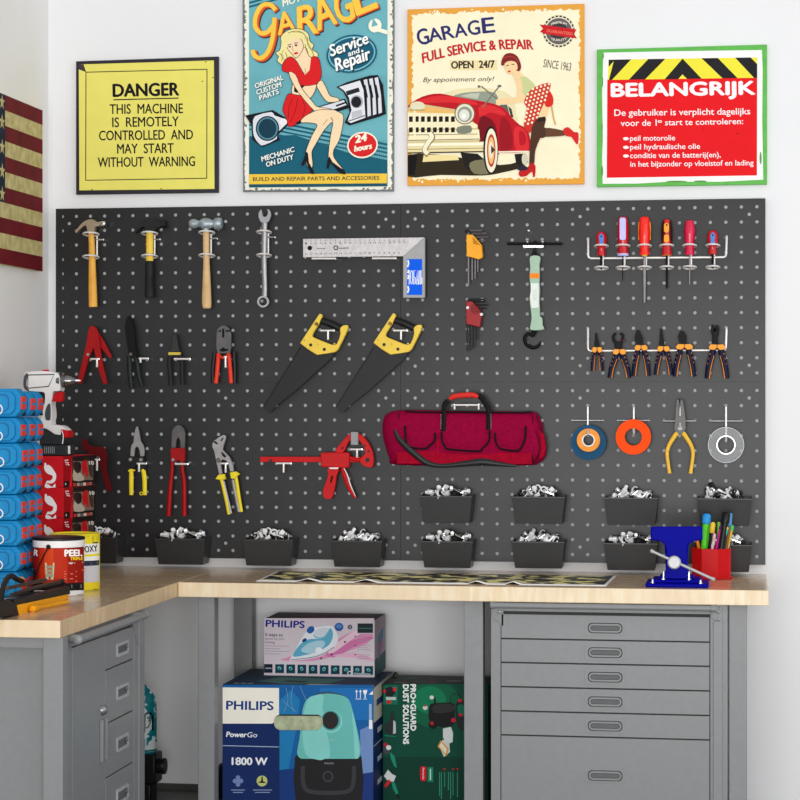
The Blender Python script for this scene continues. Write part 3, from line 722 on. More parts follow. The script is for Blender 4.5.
for j in range(5):
    for i in range(9):
        y = R(2, 150, XFL).y-i*.075; z = z0s[j]; q = []
        for k in range(10):
            a = pi/2+k*pi/5; rr_ = .030 if k % 2 == 0 else .012; q.append((y+rr_*cos(a), z+rr_*sin(a)))
        vs = [(y, z)]+q; p.raw(vs, [(0, 1+k, 1+(k+1) % 10) for k in range(10)], FC)
p.build('flag_print', fl)
# ================================================================ hooks and tools on the pegboard
YT = YB-.036                                   # where most tools hang
WOODH = M('varnished_hickory', (226, 156, 52), .35, 0, .2, 14, rgb2=(240, 186, 82)); WOODP = M('pale_ash_handle', (206, 168, 112), .45, 0, .2, 18, rgb2=(226, 192, 142))
YEL = M('yellow_plastic', (240, 204, 72), .45, 0, .04); YELP = M('bright_yellow_grip', (236, 214, 36), .45, 0, .04)
REDP = M('red_painted_metal', (158, 6, 10), .45, 0, .08, 30, .18); REDD = M('shaded_red_enamel', (92, 4, 8), .45, 0, .1, 30, .15)  # second red is darkened for the shade behind the boxes
REDC = M('signal_red_plastic', (196, 14, 20), .45, 0, .05, 30, .18); ORG = M('orange_plastic', (250, 160, 24), .4, 0, .05)
BLACKT = M('blackened_steel', (9, 9, 10), .5, 0, .2, 30, .15); SAWB = M('coated_saw_steel', (22, 22, 23), .4, 0, .15, 20, .25)
GREYT = M('satin_grey_steel', (150, 147, 147), .4, .35, .12); GREYDK = M('phosphated_grey_steel', (92, 90, 89), .45, .4, .15)
NAVY = M('navy_grip_rubber', (8, 8, 48), .5, 0, .1, 30, .2); IVORY = M('glossy_white_wire', (232, 228, 224), .25, .3, .02)

def ring_hook(label, u, v1, v2, rpx, ub, vstub, uend):
    root = thing('tool_hook', P(ub, v2, YB-.01), label, 'hook', 'double ring hooks of the top row')
    r = rpx*pm(u)
    for v in (v1, v2):
        c = P(u, v, YT); MB().torus(c, (0, .16, 1), r*1.08, .0036, IVORY, 26, 8, ).build('ring', root)
    a, b = P(ub, v1+2, YT+.016), P(ub, v2, YT+.016)
    MB().tube([a, b], .0038, IVORY, 10).build('upright', root)
    h = MB(); q = P(ub, vstub, YT+.016); h.tube([P(ub-4, vstub, YT+.016), P(uend, vstub, YT+.014)], .0035, CHROME, 8)
    h.tube([q, (q.x, YB, q.z)], .0035, CHROME, 8); e = P(uend, vstub, YT+.014); h.tube([e, (e.x, YB, e.z)], .0035, CHROME, 8)
    h.build('peg', root); return root
ring_hook('chrome double ring hook behind the golden wooden claw hammer', 91, 234.2, 257, 7, 97, 239.6, 103.4)
ring_hook('chrome double ring hook behind the yellow and black claw hammer', 149.6, 233.5, 256.3, 7, 154.6, 239.4, 160)
ring_hook('chrome double ring hook behind the ball peen hammer', 206.8, 232.7, 255.6, 7, 211, 238.6, 217)
ring_hook('chrome double ring hook behind the combination wrench', 264, 232.2, 255.4, 6.5, 268.2, 237.4, 275)

def hammer(name, label, u0, parts):
    root = thing('claw_hammer' if 'claw' in name else 'ball_peen_hammer', P(u0, parts[0][0][1], YT), label, 'hammer'); return root
# golden claw hammer
r = thing('claw_hammer', P(92, 307, YT), 'claw hammer with steel head and golden varnished wooden handle', 'hammer')
MB().plate(catmull([(75.4, 232), (76.3, 230), (79.6, 225.8), (83, 222.2), (86.6, 220.2), (90, 219.3), (93.6, 219.6), (95.5, 221.4), (99, 222.4), (99, 226.2), (96, 226), (94.4, 228.4), (93.6, 232.6), (88, 232.6), (87.2, 229.4), (86, 225.8), (83.6, 226), (80.5, 228.6), (77.6, 231.6), (76, 233)], 3), YT-.014, YT+.012, M('warm_forged_steel', (190, 172, 150), .3, .8, .15)).build('head', r, bevel=.003)
q = MB(); a = P(98.5, 223.6, YT); q.turned(a, (1, 0, -.05), [(0, .007), (.008, .008), (.012, .0105), (.026, .0105), (.028, .009)], CHROME, 18); q.build('striking_face', r)
MB().bar([(91, 231), (91.8, 245), (92.2, 262), (92.6, 285), (93.2, 307)], YT, [2.9, 3.0, 3.4, 4.0, 4.3], WOODH, 14, .75).build('handle', r, bevel=.001)
# black claw hammer
r = thing('claw_hammer', P(150, 297, YT), 'claw hammer with black head, yellow shaft and ribbed black grip', 'hammer')
MB().plate(catmull([(134, 232), (136.5, 228.5), (140.5, 224), (144.5, 220.6), (149, 219), (153, 218.8), (155.5, 220.2), (159.5, 221.5), (160, 227), (156.5, 227.4), (154, 230.8), (146.4, 230.8), (145.4, 227.5), (142.5, 226.8), (139, 229.3), (135.2, 233)], 3), YT-.014, YT+.012, BLACK).build('head', r, bevel=.003)
MB().turned(P(159, 224.4, YT), (1, 0, 0), [(0, .009), (.004, .014), (.024, .0145), (.027, .012)], BLACK, 18).build('striking_face', r)
MB().bar([(149.8, 230), (149.8, 245), (149.6, 261)], YT, [3.6, 3.6, 3.7], YEL, 14, .75).build('shaft', r)
g = MB().bar([(149.6, 260.5), (149.4, 266), (149.6, 272), (149.2, 280), (149.4, 290), (149.6, 296), (149.6, 297.6)], YT, [3.4, 4.2, 4.3, 4.2, 4.6, 4.8, 4.3], RUBBER, 16, .8).build('grip', r)
for k in range(5): MB().torus(P(149.4, 276+k*3, YT), (0, 0, 1), .0162, .001, RUBBER, 20, 6).build('grip_rib', g)
for k in range(2): MB().turned(P(146, 240+k*5, YT-.009), (0, -1, 0), [(0, .002), (.001, .0015)], M('orange_mark', (230, 120, 40)), 8).build('rivet', r)
# ball peen
r = thing('ball_peen_hammer', P(206, 308, YT), 'ball peen hammer with galvanised head and pale wooden handle', 'hammer')
GAL = M('galvanised_steel', (160, 172, 178), .42, .5, .3, 60, bump=.5)
a = P(188.8, 223.8, YT)
MB().turned(a, (1, 0, -.01), [(0, .004), (.003, .012), (.010, .017), (.02, .0185), (.03, .016), (.036, .0125), (.044, .014), (.052, .02), (.066, .022), (.080, .019), (.088, .015), (.096, .015), (.100, .021), (.112, .0225), (.124, .021), (.127, .018)], GAL, 26).build('head', r)
MB().turned(P(205.8, 232, YT), (0, 0, 1), [(0, .0115), (.03, .0135), (.045, .013), (.05, .009)], GAL, 18).build('head_collar', r)
MB().bar([(206, 231), (206.2, 246), (206.4, 262), (206.6, 280), (206.6, 298), (206.8, 306), (206.8, 308.4)], YT, [3.3, 3.2, 3.2, 4.0, 4.7, 4.6, 3.6], WOODP, 16, .8).build('handle', r)
# wrench
r = thing('combination_wrench', P(263, 308, YT), 'chrome combination wrench hanging open end up', 'wrench')
q = MB(); q.plate(catmull([(261.2, 222.4), (258.8, 218), (258.4, 213.5), (260, 210.4), (261.6, 209.6), (262, 213), (263.2, 216.2), (265.6, 216.6), (267.4, 214.6), (267.8, 211.4), (267, 208.8), (269.8, 210.5), (270.9, 214.5), (269.8, 219), (267.2, 222.6)], 3), YT-.007, YT+.007, STEEL)
q.build('open_jaw', r, bevel=.002)
MB().bar([(264.4, 221), (264, 240), (263.8, 262), (264.6, 285), (264.2, 296.5)], YT, [3.0, 2.8, 2.8, 2.5, 2.9], STEEL, 12, .45).build('shank', r)
MB().plate(ell(263, 301.6, 6, 5.9), YT-.007, YT+.007, STEEL, [ell(263, 301.6, 3.9, 3.9)]).build('ring_end', r, bevel=.002)
# small hooks
def jhook(label, u0, u1, v, drop=0, ud=None, yy=YT, group=None, name='tool_hook', wide=0):
    root = thing(name, P((u0+u1)/2, v, YB-.01), label, 'hook', group)
    h = MB(); A, B = P(u0, v, yy-.012), P(u1, v, yy-.012)
    h.tube([A, B], .0038, IVORY, 10); 
    for e in ((A, B) if wide else (B,)): h.tube([e, (e.x, YB, e.z)], .0036, CHROME, 8)
    if not wide: h.tube([(B+A)/2, ((B+A)/2+Vector((0, .04, 0)))], .0036, CHROME, 8); 
    h.build('crossbar', root)
    if drop:
        ud = ud if ud is not None else (u0+u1)/2
        C = P(ud, v, yy-.014); MB().tube([C, P(ud, v+drop*.5, yy-.014), P(ud, v+drop, yy-.012)], .004, IVORY, 10).build('hook_tip', root)
    return root
# steel square with blue sticker
r = thing('carpenter_square', P(360, 298, YT), 'steel try square with engraved ruler and blue sticker', 'square')
ALU = M('brushed_aluminium', (186, 180, 180), .42, .25, .08, 90, rgb2=(206, 202, 202)); CAST = M('matt_cast_aluminium', (160, 160, 160), .5, .2, .05)
b = MB().plate([(303, 238.9), (424.6, 237.4), (403.6, 256.2), (303, 257.2)], YT-.004, YT, ALU).build('blade', r, bevel=.0008)
s = MB().plate([(424.8, 237.4), (424.8, 297.8), (403.2, 297.8), (403.2, 256.2)], YT-.012, YT+.008, CAST).build('stock', r, bevel=.0012)
p = Print(front(YT-.004)); TK = (92, 88, 92)
for k in range(21):
    u = 306+k*4.9; p.line([(u, 239.4), (u, 241)], .5, TK)
    p.text(str(k+1), (u-1, 244.2-k*.05), (u+(1.4 if k > 8 else .8), 244.2-k*.05), 1.8, TK)
    if u < 402: p.text(str(max(1, 21-k)), (u-1, 254.6-k*.05), (u+(1.4 if k < 12 else .8), 254.6-k*.05), 1.8, TK)
p.oval(309.8, 248, 2.3, 2.3, (14, 12, 14)); p.oval(335.8, 247.8, 2.5, 2.5, (84, 82, 98), 0, .55); p.line([(339, 248.3), (348.5, 248)], 1.1, (130, 126, 136)); p.line([(317, 248.6), (325.5, 248.4)], .8, (140, 136, 140))
p.build('ruler_marks', b)
p = Print(front(YT-.012)); p.rect(407, 259, 422.2, 294.9, (0, 96, 238)); WH = (246, 250, 252)
for L in ([(409.2, 270), (409.2, 284.4)], [(409.2, 277), (410.4, 277)], [(410.6, 273), (411.2, 270.6), (412, 270.6), (412.6, 273), (412.6, 281), (412, 284), (411.2, 284), (410.6, 281), (410.6, 273)], [(413.8, 284.4), (413.8, 270.6), (415.4, 270.6)], [(413.8, 277), (415.2, 277.4), (415.4, 283), (413.8, 284)], [(416.2, 284.6), (417.2, 270), (418, 284.6)], [(416.6, 280), (417.8, 280)], [(418.6, 284.6), (419, 270.6), (420, 270.6), (420, 284.6)], [(421, 270), (421, 284.2), (422, 284), (422, 278), (421, 277.4)]): p.line(L, .75, WH)
for v0, v1 in ((260, 267), (270, 273), (275, 279), (286, 293)): p.line([(408, v0), (408.6, (v0+v1)/2), (407.6, v1)], 1.6, WH)
p.build('sticker', s)
jhook('white wire shelf hook under the left end of the steel square', 312.4, 335.4, 258.6, yy=YT+.006, wide=1)
jhook('white wire shelf hook under the middle of the steel square', 372.8, 395.7, 258.4, yy=YT+.006, wide=1)
# saws
def saw(label):
    k = lambda pts: K(255, 310, 7.62, pts)
    root = thing('hand_saw', P(300, 412, YT), label, 'saw')
    MB().plate(k([(352, 280), (520, 250), (606, 330), (560, 384), (430, 500), (300, 618), (180, 712), (106, 784), (88, 776), (64, 740)]), YT-.001, YT+.0012, SAWB).build('blade', root)
    q = MB(); pts = k([(64, 740), (350, 282)]); q.bar(pts, YT, .45, BLACK, 6, 1, 1); q.build('blade_spine', root)
    q = MB(); e = k([(598, 342), (560, 384), (430, 500), (300, 618), (180, 712), (112, 780)])
    for a, b in zip(e, e[1:]):
        n = int(hypot(b[0]-a[0], b[1]-a[1])/1.6)
        for i in range(n):
            t0, t1 = i/n, (i+1)/n; A = (a[0]+(b[0]-a[0])*t0, a[1]+(b[1]-a[1])*t0); B = (a[0]+(b[0]-a[0])*t1, a[1]+(b[1]-a[1])*t1)
            q.plate([A, B, (B[0]+.35, B[1]+.75)], YT-.0008, YT+.001, SAWB)
    q.build('saw_teeth', root, smooth=False)
    outer = [(486, 34), (496, 28), (508, 34), (512, 48), (498, 78), (490, 98), (470, 130), (440, 178), (434, 200), (450, 212), (520, 240), (575, 262), (602, 268), (622, 258), (640, 220), (650, 180), (646, 150), (652, 130), (672, 118), (700, 114), (710, 126), (700, 160), (664, 236), (632, 300), (612, 320), (560, 330), (470, 342), (400, 298), (342, 252)]
    MB().plate(k(outer), YT-.013, YT+.011, YEL).build('handle', root, bevel=.003)
    q = MB(); q.bar(k([(500, 80), (580, 108), (652, 144)]), YT, [3.0, 3.3, 3.1], BLACK, 16, .8); q.build('grip', root)
    for c in ((424, 266), (528, 300)): MB().turned(P(*k([c])[0], YT-.013), (0, -1, 0), [(0, .006), (.0015, .0055)], BLACK, 14).build('screw', root)
    for c in ((378, 230), (480, 262), (604, 258)): MB().turned(P(*k([c])[0], YT-.013), (0, -1, 0), [(0, .0035), (.001, .003)], M('ochre_plastic', (222, 178, 50)), 12).build('screw', root)
    MB().turned(P(*k([(468, 106)])[0], YT-.013), (0, -1, 0), [(0, .007), (.003, .006)], M('bronze_screw', (110, 80, 50), .3, .8), 14).build('screw', root)
    return root
sw = saw('yellow handled hand saw, the left of the two')
dup(sw, ((P(373.2, 350, YT)-P(300, 350, YT)).x, 0, 0), 'yellow handled hand saw, the right of the two')
jhook('white wire hook inside the handle of the left saw', 320.5, 334, 330.6, 9, 328)
jhook('white wire hook inside the handle of the right saw', 393.6, 407, 330.6, 9, 401)
# hex key sets
def hexset(label, mat, body, dots, longs, shorts, swirl=None):
    root = thing('hex_key_set', P(470, longs[0][1], YT), label, 'hex keys')
    for (u, v1), (v0, ue) in zip(longs, shorts):
        yy = YT+.004*longs.index((u, v1))-.008
        q = MB(); q.tube([P(a, b, yy) for a, b in ((ue, v0), (u+1.6, v0), (u+.5, v0+.4), (u, v0+1.8), (u, v1))], .0034-.0003*longs.index((u, v1)), DARKSTEEL if 'red' in label else M('dull_key_steel', (128, 122, 122), .35, .7), 6)
        q.build('hex_key', root)
    MB().plate(body, YT-.018, YT+.012, mat).build('holder', root, bevel=.002)
    for c in dots: MB().turned(P(*c, YT-.018), (0, -1, 0), [(0, .0055), (.002, .005)], WHITEP, 14).build('rivet', root)
    return root
hs = hexset('hex key set in an orange holder', M('amber_holder_plastic', (250, 168, 16), .4), [(466.3, 234.6), (472.5, 234.6), (481.5, 245), (482.2, 252), (482.4, 257.4), (478.6, 259.4), (471, 257.2), (466.5, 256.2)], [], [(468.3, 285), (471.9, 280), (474.9, 278.6), (477.6, 272)], [(230.6, 482.4), (233.5, 487), (237.2, 488.5), (240.6, 486)])
p = Print(front(YT-.018)); p.poly([(472.5, 236.5), (480.5, 245.2), (473, 244)], (196, 124, 30)); p.build('size_window', hs)
MB().turned(P(467.5, 232.6, YT-.01), (0, 0, 1), [(0, .008), (.006, .009), (.01, .006)], BLACK, 14).build('key_cap', hs)
hs = hexset('hex key set in a dark red holder', M('crimson_holder_plastic', (158, 8, 16), .4), [(466, 301.4), (472, 301.6), (480, 310), (481.6, 315), (480, 327.2), (473.8, 325.8), (466, 323.8)], [(467.6, 307.6), (481.4, 314.4)], [(467.4, 351.4), (470.6, 350), (473.8, 347.6), (477, 340)], [(299.5, 484.4), (301.8, 485.6), (305, 487.6), (308.4, 486)])
q = MB(); c = P(475.6, 308.6, YT-.019)
for rr_ in (.017, .011, .005): q.torus(c, (0, 1, 0), rr_, .0011, M('dark_red_line', (90, 10, 16)), 22, 6)
q.build('swirl_emblem', hs)
# hanging scale with crossbar
k = lambda pts: K(420, 190, 4, pts)
r = thing('hanging_scale', P(534.5, 347, YT), 'pale green hanging scale with black crossbar handle and hook', 'scale')
MB().bar(k([(348, 215), (568, 215)]), YT, 1.25, BLACKT, 12, 1, 1).build('crossbar', r)
MB().plate(k([(410, 221), (497, 221), (494, 231), (413, 231)]), YT-.012, YT+.005, CHROME).build('bar_clamp', r, bevel=.001)
for c in ((430, 207), (491, 207), (460, 208)): MB().turned(P(*k([c])[0], YT-.008), (0, -1, 0), [(-.006, .0055), (.004, .0055), (.007, .003)], BLACKT if c[0] == 460 else STEEL, 12).build('clamp_bolt', r)
MB().turned(P(*k([(457, 266)])[0], YT), (0, 0, 1), [(0, .010), (.006, .011), (.011, .007), (.018, .005), (.03, .005)], BLACK, 16).build('swivel', r)
MINT = M('sage_green_plastic', (168, 196, 172), .5, 0, .05)
MB().plate(k(catmull([(441, 266), (479, 266), (477, 300), (478, 335), (477, 370), (479, 400), (477, 440), (479, 480), (480, 505), (488, 512), (490, 540), (494, 558), (444, 560), (442, 540), (446, 510), (443, 480), (438, 430), (444, 400), (438, 350), (441, 310)], 3)), YT-.014, YT+.012, MINT).build('scale_body', r, bevel=.003)
p = Print(front(YT-.014)); p.tf = (420, 190, 4)
p.poly([(440, 333), (477, 333), (476, 353), (439, 353)], (250, 140, 30)); p.poly([(443, 373), (474, 373), (475, 470), (446, 472), (440, 430), (443, 400)], (232, 238, 232))
p.line([(456, 400), (456, 440)], 2, (170, 182, 176)); p.line([(464, 396), (464, 446)], 1.6, (170, 182, 176)); p.build('scale_label', r)
MB().turned(P(*k([(456, 572)])[0], YT), (0, 0, 1), [(0, .008), (.004, .011), (.010, .009), (.012, .006)], BLACK, 14).build('hook_swivel', r)
q = MB(); q.bar(k([(458, 572), (450, 584), (432, 574), (420, 585), (418, 602), (430, 622), (452, 631), (472, 624), (484, 606)]), YT, [1.3, 1.4, 1.5, 1.6, 1.7, 1.9, 1.8, 1.5, .8], BLACKT, 10, 1); q.build('load_hook', r)
jhook('small dark peg above the hanging scale', 528.3, 529, 230.5, 0)
# ---------------- screwdriver rack
def rack(label, v0, v1, ul, ur, vr0, vr1, name):
    root = thing(name, P((ul+ur)/2, v1, YB-.02), label, 'tool rack'); yy = YT+.014
    q = MB(); A = [P(ul, v0, YB), P(ul, v0, yy+.004), P(ul, v0+1.2, yy), P(ul, v1-3, yy), P(ul+.6, v1-1, yy), P(ul+2.6, v1, yy), P(ur-3, vr1, yy), P(ur-1, vr1-.8, yy), P(ur-.3, vr1-3, yy), P(ur+.3, vr0+1.2, yy), P(ur+.3, vr0, yy+.004), P(ur+.3, vr0, YB)]
    q.tube(A, .0045, IVORY, 10); q.build('support_wire', root); return root
rk = rack('white wire rack holding six screwdrivers', 238.5, 258.4, 588.2, 726.4, 236.6, 257.2, 'screwdriver_rack')
def lv(u, prof, Y, mat, seg=20, flat=1):      # upright turned body from photo rows: (v, half width in pixels)
    return MB().tube([P(u, v, Y) for v, h in prof], [max(h, .05)*pm(u, Y) for v, h in prof], mat, seg, flat)
SR = M('ruby_handle_plastic', (196, 14, 26), .3, 0, .05, coat=.4); SO = M('scarlet_handle_plastic', (246, 30, 16), .3, 0, .05, coat=.4); SC_ = M('crimson_handle_plastic', (214, 10, 66), .3, 0, .05, coat=.4); SDK = M('dark_side_rubber', (60, 10, 14), .5)
LAV = M('lavender_plastic', (196, 190, 244), .35); BLU = M('blue_inlay_plastic', (60, 130, 210), .35)
def sdriver(label, u, prof, mat, shaft, sr, smat, uoff=0):
    root = thing('screwdriver', P(u, shaft, YT), label, 'screwdriver')
    lv(u, prof, YT, mat).build('handle', root)
    q = MB(); q.tube([P(u+uoff*.3, prof[-1][0]-1, YT), P(u+uoff*.6, (prof[-1][0]+shaft)/2, YT), P(u+uoff, shaft, YT)], [sr, sr, sr*.75], smat, 8); q.build('shaft', root); return root
stub = lambda u, t: [(t, 1.5), (t+1, 3.2), (t+3, 5), (t+7, 5.7), (t+12, 5.3), (t+16, 4.2), (t+18, 3.7), (t+22, 4.2), (t+24.2, 4.3)]
d1 = sdriver('stubby red screwdriver with a blue inlay at the left end of the rack', 601.3, stub(0, 231.5), SR, 269.5, .0042, BLACKT)
d6 = sdriver('stubby red screwdriver with a blue inlay at the right end of the rack', 712.7, stub(0, 230.2), SR, 268.5, .0042, BLACKT)
for d, u, t in ((d1, 601.3, 234), (d6, 712.7, 232.8)):
    MB().plate(catmull([(u-1, t), (u+1, t), (u+2.4, t+3), (u+1.8, t+8), (u+2.2, t+11), (u-2.2, t+11), (u-1.8, t+8), (u-2.4, t+3)], 3), YT-.0225, YT-.012, BLU).build('inlay', d, bevel=.001)
    MB().turned(P(u, t+2.4, YT-.0225), (0, -1, 0), [(0, .0035), (.0008, .003)], BLACK, 12).build('hang_hole', d)
d = sdriver('long red screwdriver with a lavender inlay and lavender collar', 623, [(216.8, 2.5), (217.6, 4), (219, 4.8), (225, 5.4), (232, 5.8), (240, 5.6), (246, 4.9), (250, 5.2), (254, 5.4)], SR, 281, .0016, BLACKT, -.6)
MB().plate(rrect(619.6, 217.6, 625.8, 240, 2), YT-.0225, YT-.008, LAV).build('inlay', d, bevel=.0012)
lv(623, [(253.6, 5.6), (255, 5.8), (256, 5.4)], YT, LAV).build('collar', d)
d = sdriver('thick scarlet screwdriver with orange side grips and the longest blade', 644.5, [(216.6, 2.5), (217.6, 4.4), (219.5, 5.2), (226, 5.6), (234, 6), (242, 5.2), (248, 4.6), (253, 5.2), (255, 5.2)], SO, 302.5, .0052, GREYT)
for s in (-1, 1): MB().bar([(644.5+s*5.2, 222), (644.5+s*5.6, 230), (644.5+s*5.4, 240)], YT, .8, ORG, 8).build('side_grip', d)
lv(644.5, [(254, 3), (255.8, 3.1), (256.2, 2.6)], YT, M('yellow_collar', (244, 196, 40))).build('collar', d)
d = sdriver('dark sided red screwdriver with two orange oval inlays', 666.8, [(219.4, 2.5), (220.2, 4), (223, 4.8), (230, 5.7), (238, 5.6), (246, 4.4), (250, 4.6), (254.6, 5)], SDK, 288.5, .0038, BLACKT)
lv(666.8, [(219, 1.5), (220, 3.2), (230, 4.1), (242, 4.2), (246, 4.3), (250, 4.7), (255, 5.1)], YT-.006, SR).build('core', d)
for a, b in ((223, 232.6), (234.4, 242.6)): MB().plate(rrect(664, a, 669, b, 2.2), YT-.0235, YT-.012, ORG).build('inlay', d, bevel=.0012)
MB().turned(P(666.6, 225, YT-.0235), (0, -1, 0), [(0, .0035), (.0008, .003)], BLACK, 12).build('hang_hole', d)
lv(666.8, [(254.4, 4.8), (255.6, 4.8)], YT, ORG).build('collar', d)
d = sdriver('plain crimson screwdriver with a thin blade', 689.6, [(220.4, 3), (221, 4), (226, 5), (231, 5.8), (237, 5.4), (244, 4.4), (250, 4.5), (255, 5)], SC_, 284.5, .0026, GREYT)
for u, v in ((601.3, 0), (623, 1), (644.5, 0), (666.8, 1), (689.6, 0), (712.7, 0)):
    for vv in (246.2-.005*(u-600), 268-.006*(u-600)): MB().torus(P(u, vv, YT), (0, .16, 1), 6.8*pm(u), .0036, IVORY, 24, 8).build('ring', rk)
    q = MB(); q.tube([P(u+1.6, 247, YT+.014), P(u+1.6, 267.5, YT+.014)], .0036, IVORY, 8); q.build('ring_stay', rk)
# ---------------- orange and navy pliers rack
rk2 = rack('white wire rack holding six orange and navy pliers', 328.7, 351, 588, 726.2, 328, 350.2, 'pliers_rack')
STRP = M('orange_grip_stripe', (250, 150, 40), .45)
def pliers(label, cu, vb, ve, sp, wtop, wh, head, headname='jaws', extra=None):
    # cu centre, vb top of the handles, ve their ends, sp half spread at the end, wtop half width of the shoulders, wh handle radius
    root = thing('pliers', P(cu, ve, YT), label, 'pliers'); yy = YT-.004
    h = MB(); h.plate(head, yy-.006, yy+.008, BLACKT); h.build(headname, root, bevel=.0025)
    MB().turned(P(cu, vb-1.5, yy-.006), (0, -1, 0), [(0, .008), (.003, .007), (.004, .004)], GREYDK, 14).build('pivot', root)
    for s in (-1, 1):
        g = MB(); L = [(cu+s*wtop*.45, vb), (cu+s*(wtop*.62), vb+(ve-vb)*.25), (cu+s*(wtop*.62+(sp-wtop*.62)*.6), vb+(ve-vb)*.6), (cu+s*sp, ve)]
        g.bar(L, yy, [wh*1.15, wh*1.25, wh*1.2, wh*1.05], NAVY, 12, .8); o = g.build('handle_grip', root)
        c = MB(); c.plate([(cu+s*.3, vb-3.2), (cu+s*wtop*.75, vb-3.6), (cu+s*wtop, vb-1), (cu+s*wtop*.92, vb+1.6), (cu+s*wtop*.3, vb+2.2), (cu+s*.3, vb)], yy-.012, yy+.010, ORG); c.build('shoulder', o, bevel=.002)
        q = MB(); q.bar([(a-s*wh*.8, b) for a, b in L[1:]], yy-wh*pm(cu)*.62, [wh*.2]*3, STRP, 6, 1); q.build('inner_stripe', o)
        for k in range(3):
            t = .22+k*.16; a = L[1] if t < .25 else None
            uu = cu+s*(wtop*.62+(sp-wtop*.62)*max(0, (t-.25))*1.7+wh*.45); vv = vb+(ve-vb)*t
            q = MB(); q.bar([(uu+s*wh*.35, vv-1.1), (uu-s*wh*.5, vv+1.1)], yy-wh*pm(cu)*.6, wh*.26, STRP, 6, 1, 1); q.build('grip_mark', o)
    if extra: extra(root, yy)
    return root
k = lambda pts: K(570, 190, 4, pts)
pliers('small needle nose pliers at the left end of the pliers rack', 597, 350.5, 371, 4.6, 5.2, 1.7, k([(101, 570), (105, 570), (110, 600), (119, 634), (117, 646), (96, 646), (95, 634), (99, 600)]))
pliers('wire stripping pliers with curved claw tips', 619.3, 352.5, 378, 9.6, 6.6, 2.3, k([(173, 574), (182, 570), (186, 575), (176, 584), (179, 602), (190, 608), (203, 602), (207, 584), (196, 576), (206, 569), (214, 578), (214, 600), (206, 618), (205, 652), (178, 652), (178, 620), (170, 604), (166, 588)]),
       extra=lambda r_, yy: MB().bar(k([(208, 602), (222, 602)]), yy-.004, .8, M('brown_adjuster', (110, 50, 24)), 8, 1, 1).build('adjusting_screw', r_))
pliers('combination pliers with rounded black jaws, third in the rack', 641, 348.5, 376, 7.4, 6.6, 2.2, k(catmull([(268, 560), (276, 562), (282, 574), (290, 592), (290, 612), (294, 632), (262, 632), (264, 612), (258, 596), (262, 574)], 3)))
pliers('long needle nose pliers near the middle of the rack', 663.4, 349.5, 375, 7.6, 6.4, 2.1, k([(361, 553), (366, 553), (372, 590), (382, 636), (380, 646), (352, 646), (354, 634), (358, 596)]))
pliers('diagonal cutters with a bulb shaped head', 684.4, 347.5, 376.6, 9.4, 8.6, 2.4, k(catmull([(447, 562), (458, 570), (466, 590), (464, 604), (470, 620), (464, 634), (436, 634), (430, 620), (436, 604), (432, 588), (438, 570)], 3)))
pliers('large slip jaw pliers at the right end of the rack', 717, 347.8, 378.6, 9.8, 8.4, 2.6, k([(566, 541), (572, 537), (577, 548), (579, 556), (584, 540), (592, 540), (597, 556), (594, 578), (590, 596), (592, 618), (602, 636), (572, 640), (566, 616), (570, 590), (565, 570), (563, 552)]))
# ---------------- second row at left: snips and crimpers
yy = YT
r = thing('glazing_pliers', P(92, 384, YT), 'bright red A-shaped metal pliers with a side lever', 'pliers')
k = lambda pts: K(50, 190, 3.81, pts)
MB().plate(k([(146, 532), (152, 520), (163, 516), (176, 526), (182, 540), (186, 560), (196, 640), (217, 738), (203, 740), (186, 690), (165, 602), (148, 640), (120, 738), (103, 736), (128, 630), (138, 580)]), yy-.006, yy+.006, REDP).build('body', r, bevel=.002)
MB().plate(k([(170, 532), (184, 542), (206, 576), (236, 634), (230, 642), (222, 636), (192, 600), (176, 566)]), yy+.007, yy+.014, REDP).build('lever', r, bevel=.002)
MB().turned(P(88, 354.5, yy-.006), (0, -1, 0), [(0, .006), (.003, .005)], GREYT, 12).build('rivet', r)
jhook('white wire hook under the red A-shaped pliers', 90.5, 99, 359, 8, 97)
r = thing('tin_snips', P(133, 388, YT), 'all black long bladed snips in the second row', 'snips')
MB().plate(k(catmull([(291, 490), (298, 480), (306, 484), (316, 510), (324, 560), (326, 600), (334, 632), (320, 640), (302, 636), (294, 590), (287, 545), (286, 510)], 3)), yy-.006, yy+.006, BLACKT).build('blades', r, bevel=.002)
DG = M('blackish_green_grip', (14, 26, 22), .5)
MB().bar(k([(300, 632), (303, 660), (304, 700), (310, 756)]), yy, [2.2, 2.7, 2.5, 1.9], DG, 12, .7).build('handle', r)
MB().bar(k([(322, 632), (332, 660), (336, 700), (349, 748)]), yy, [2.2, 2.7, 2.5, 1.9], DG, 12, .7).build('handle', r)
MB().turned(P(*k([(308, 626)])[0], yy-.006), (0, -1, 0), [(0, .007), (.003, .006)], GREYDK, 12).build('pivot', r)
jhook('white wire hook beside the black snips', 139, 148, 358.5, 4, 140.5)
r = thing('pliers', P(175, 386, YT), 'slim black pliers with a yellow band at the joint', 'pliers')
MB().plate(k([(466, 549), (482, 549), (486, 580), (494, 616), (460, 618), (462, 580)]), yy-.005, yy+.005, DARKSTEEL).build('jaws', r, bevel=.002)
MB().plate(k([(450, 618), (497, 618), (497, 628), (450, 629)]), yy-.007, yy+.006, M('mustard_band', (200, 176, 70), .4, .3)).build('joint_band', r, bevel=.001)
for L in ([(458, 628), (454, 660), (457, 700), (460, 745)], [(494, 628), (502, 660), (502, 700), (504, 742)]): MB().bar(k(L), yy, [1.8, 2.3, 2.2, 2.3], RUBBER, 12, .75).build('handle', r)
jhook('white wire hook beside the slim black pliers', 174, 190, 359, 0)
r = thing('crimping_tool', P(223, 384, YT), 'crimping tool with grey square head and red and black handles', 'crimper')
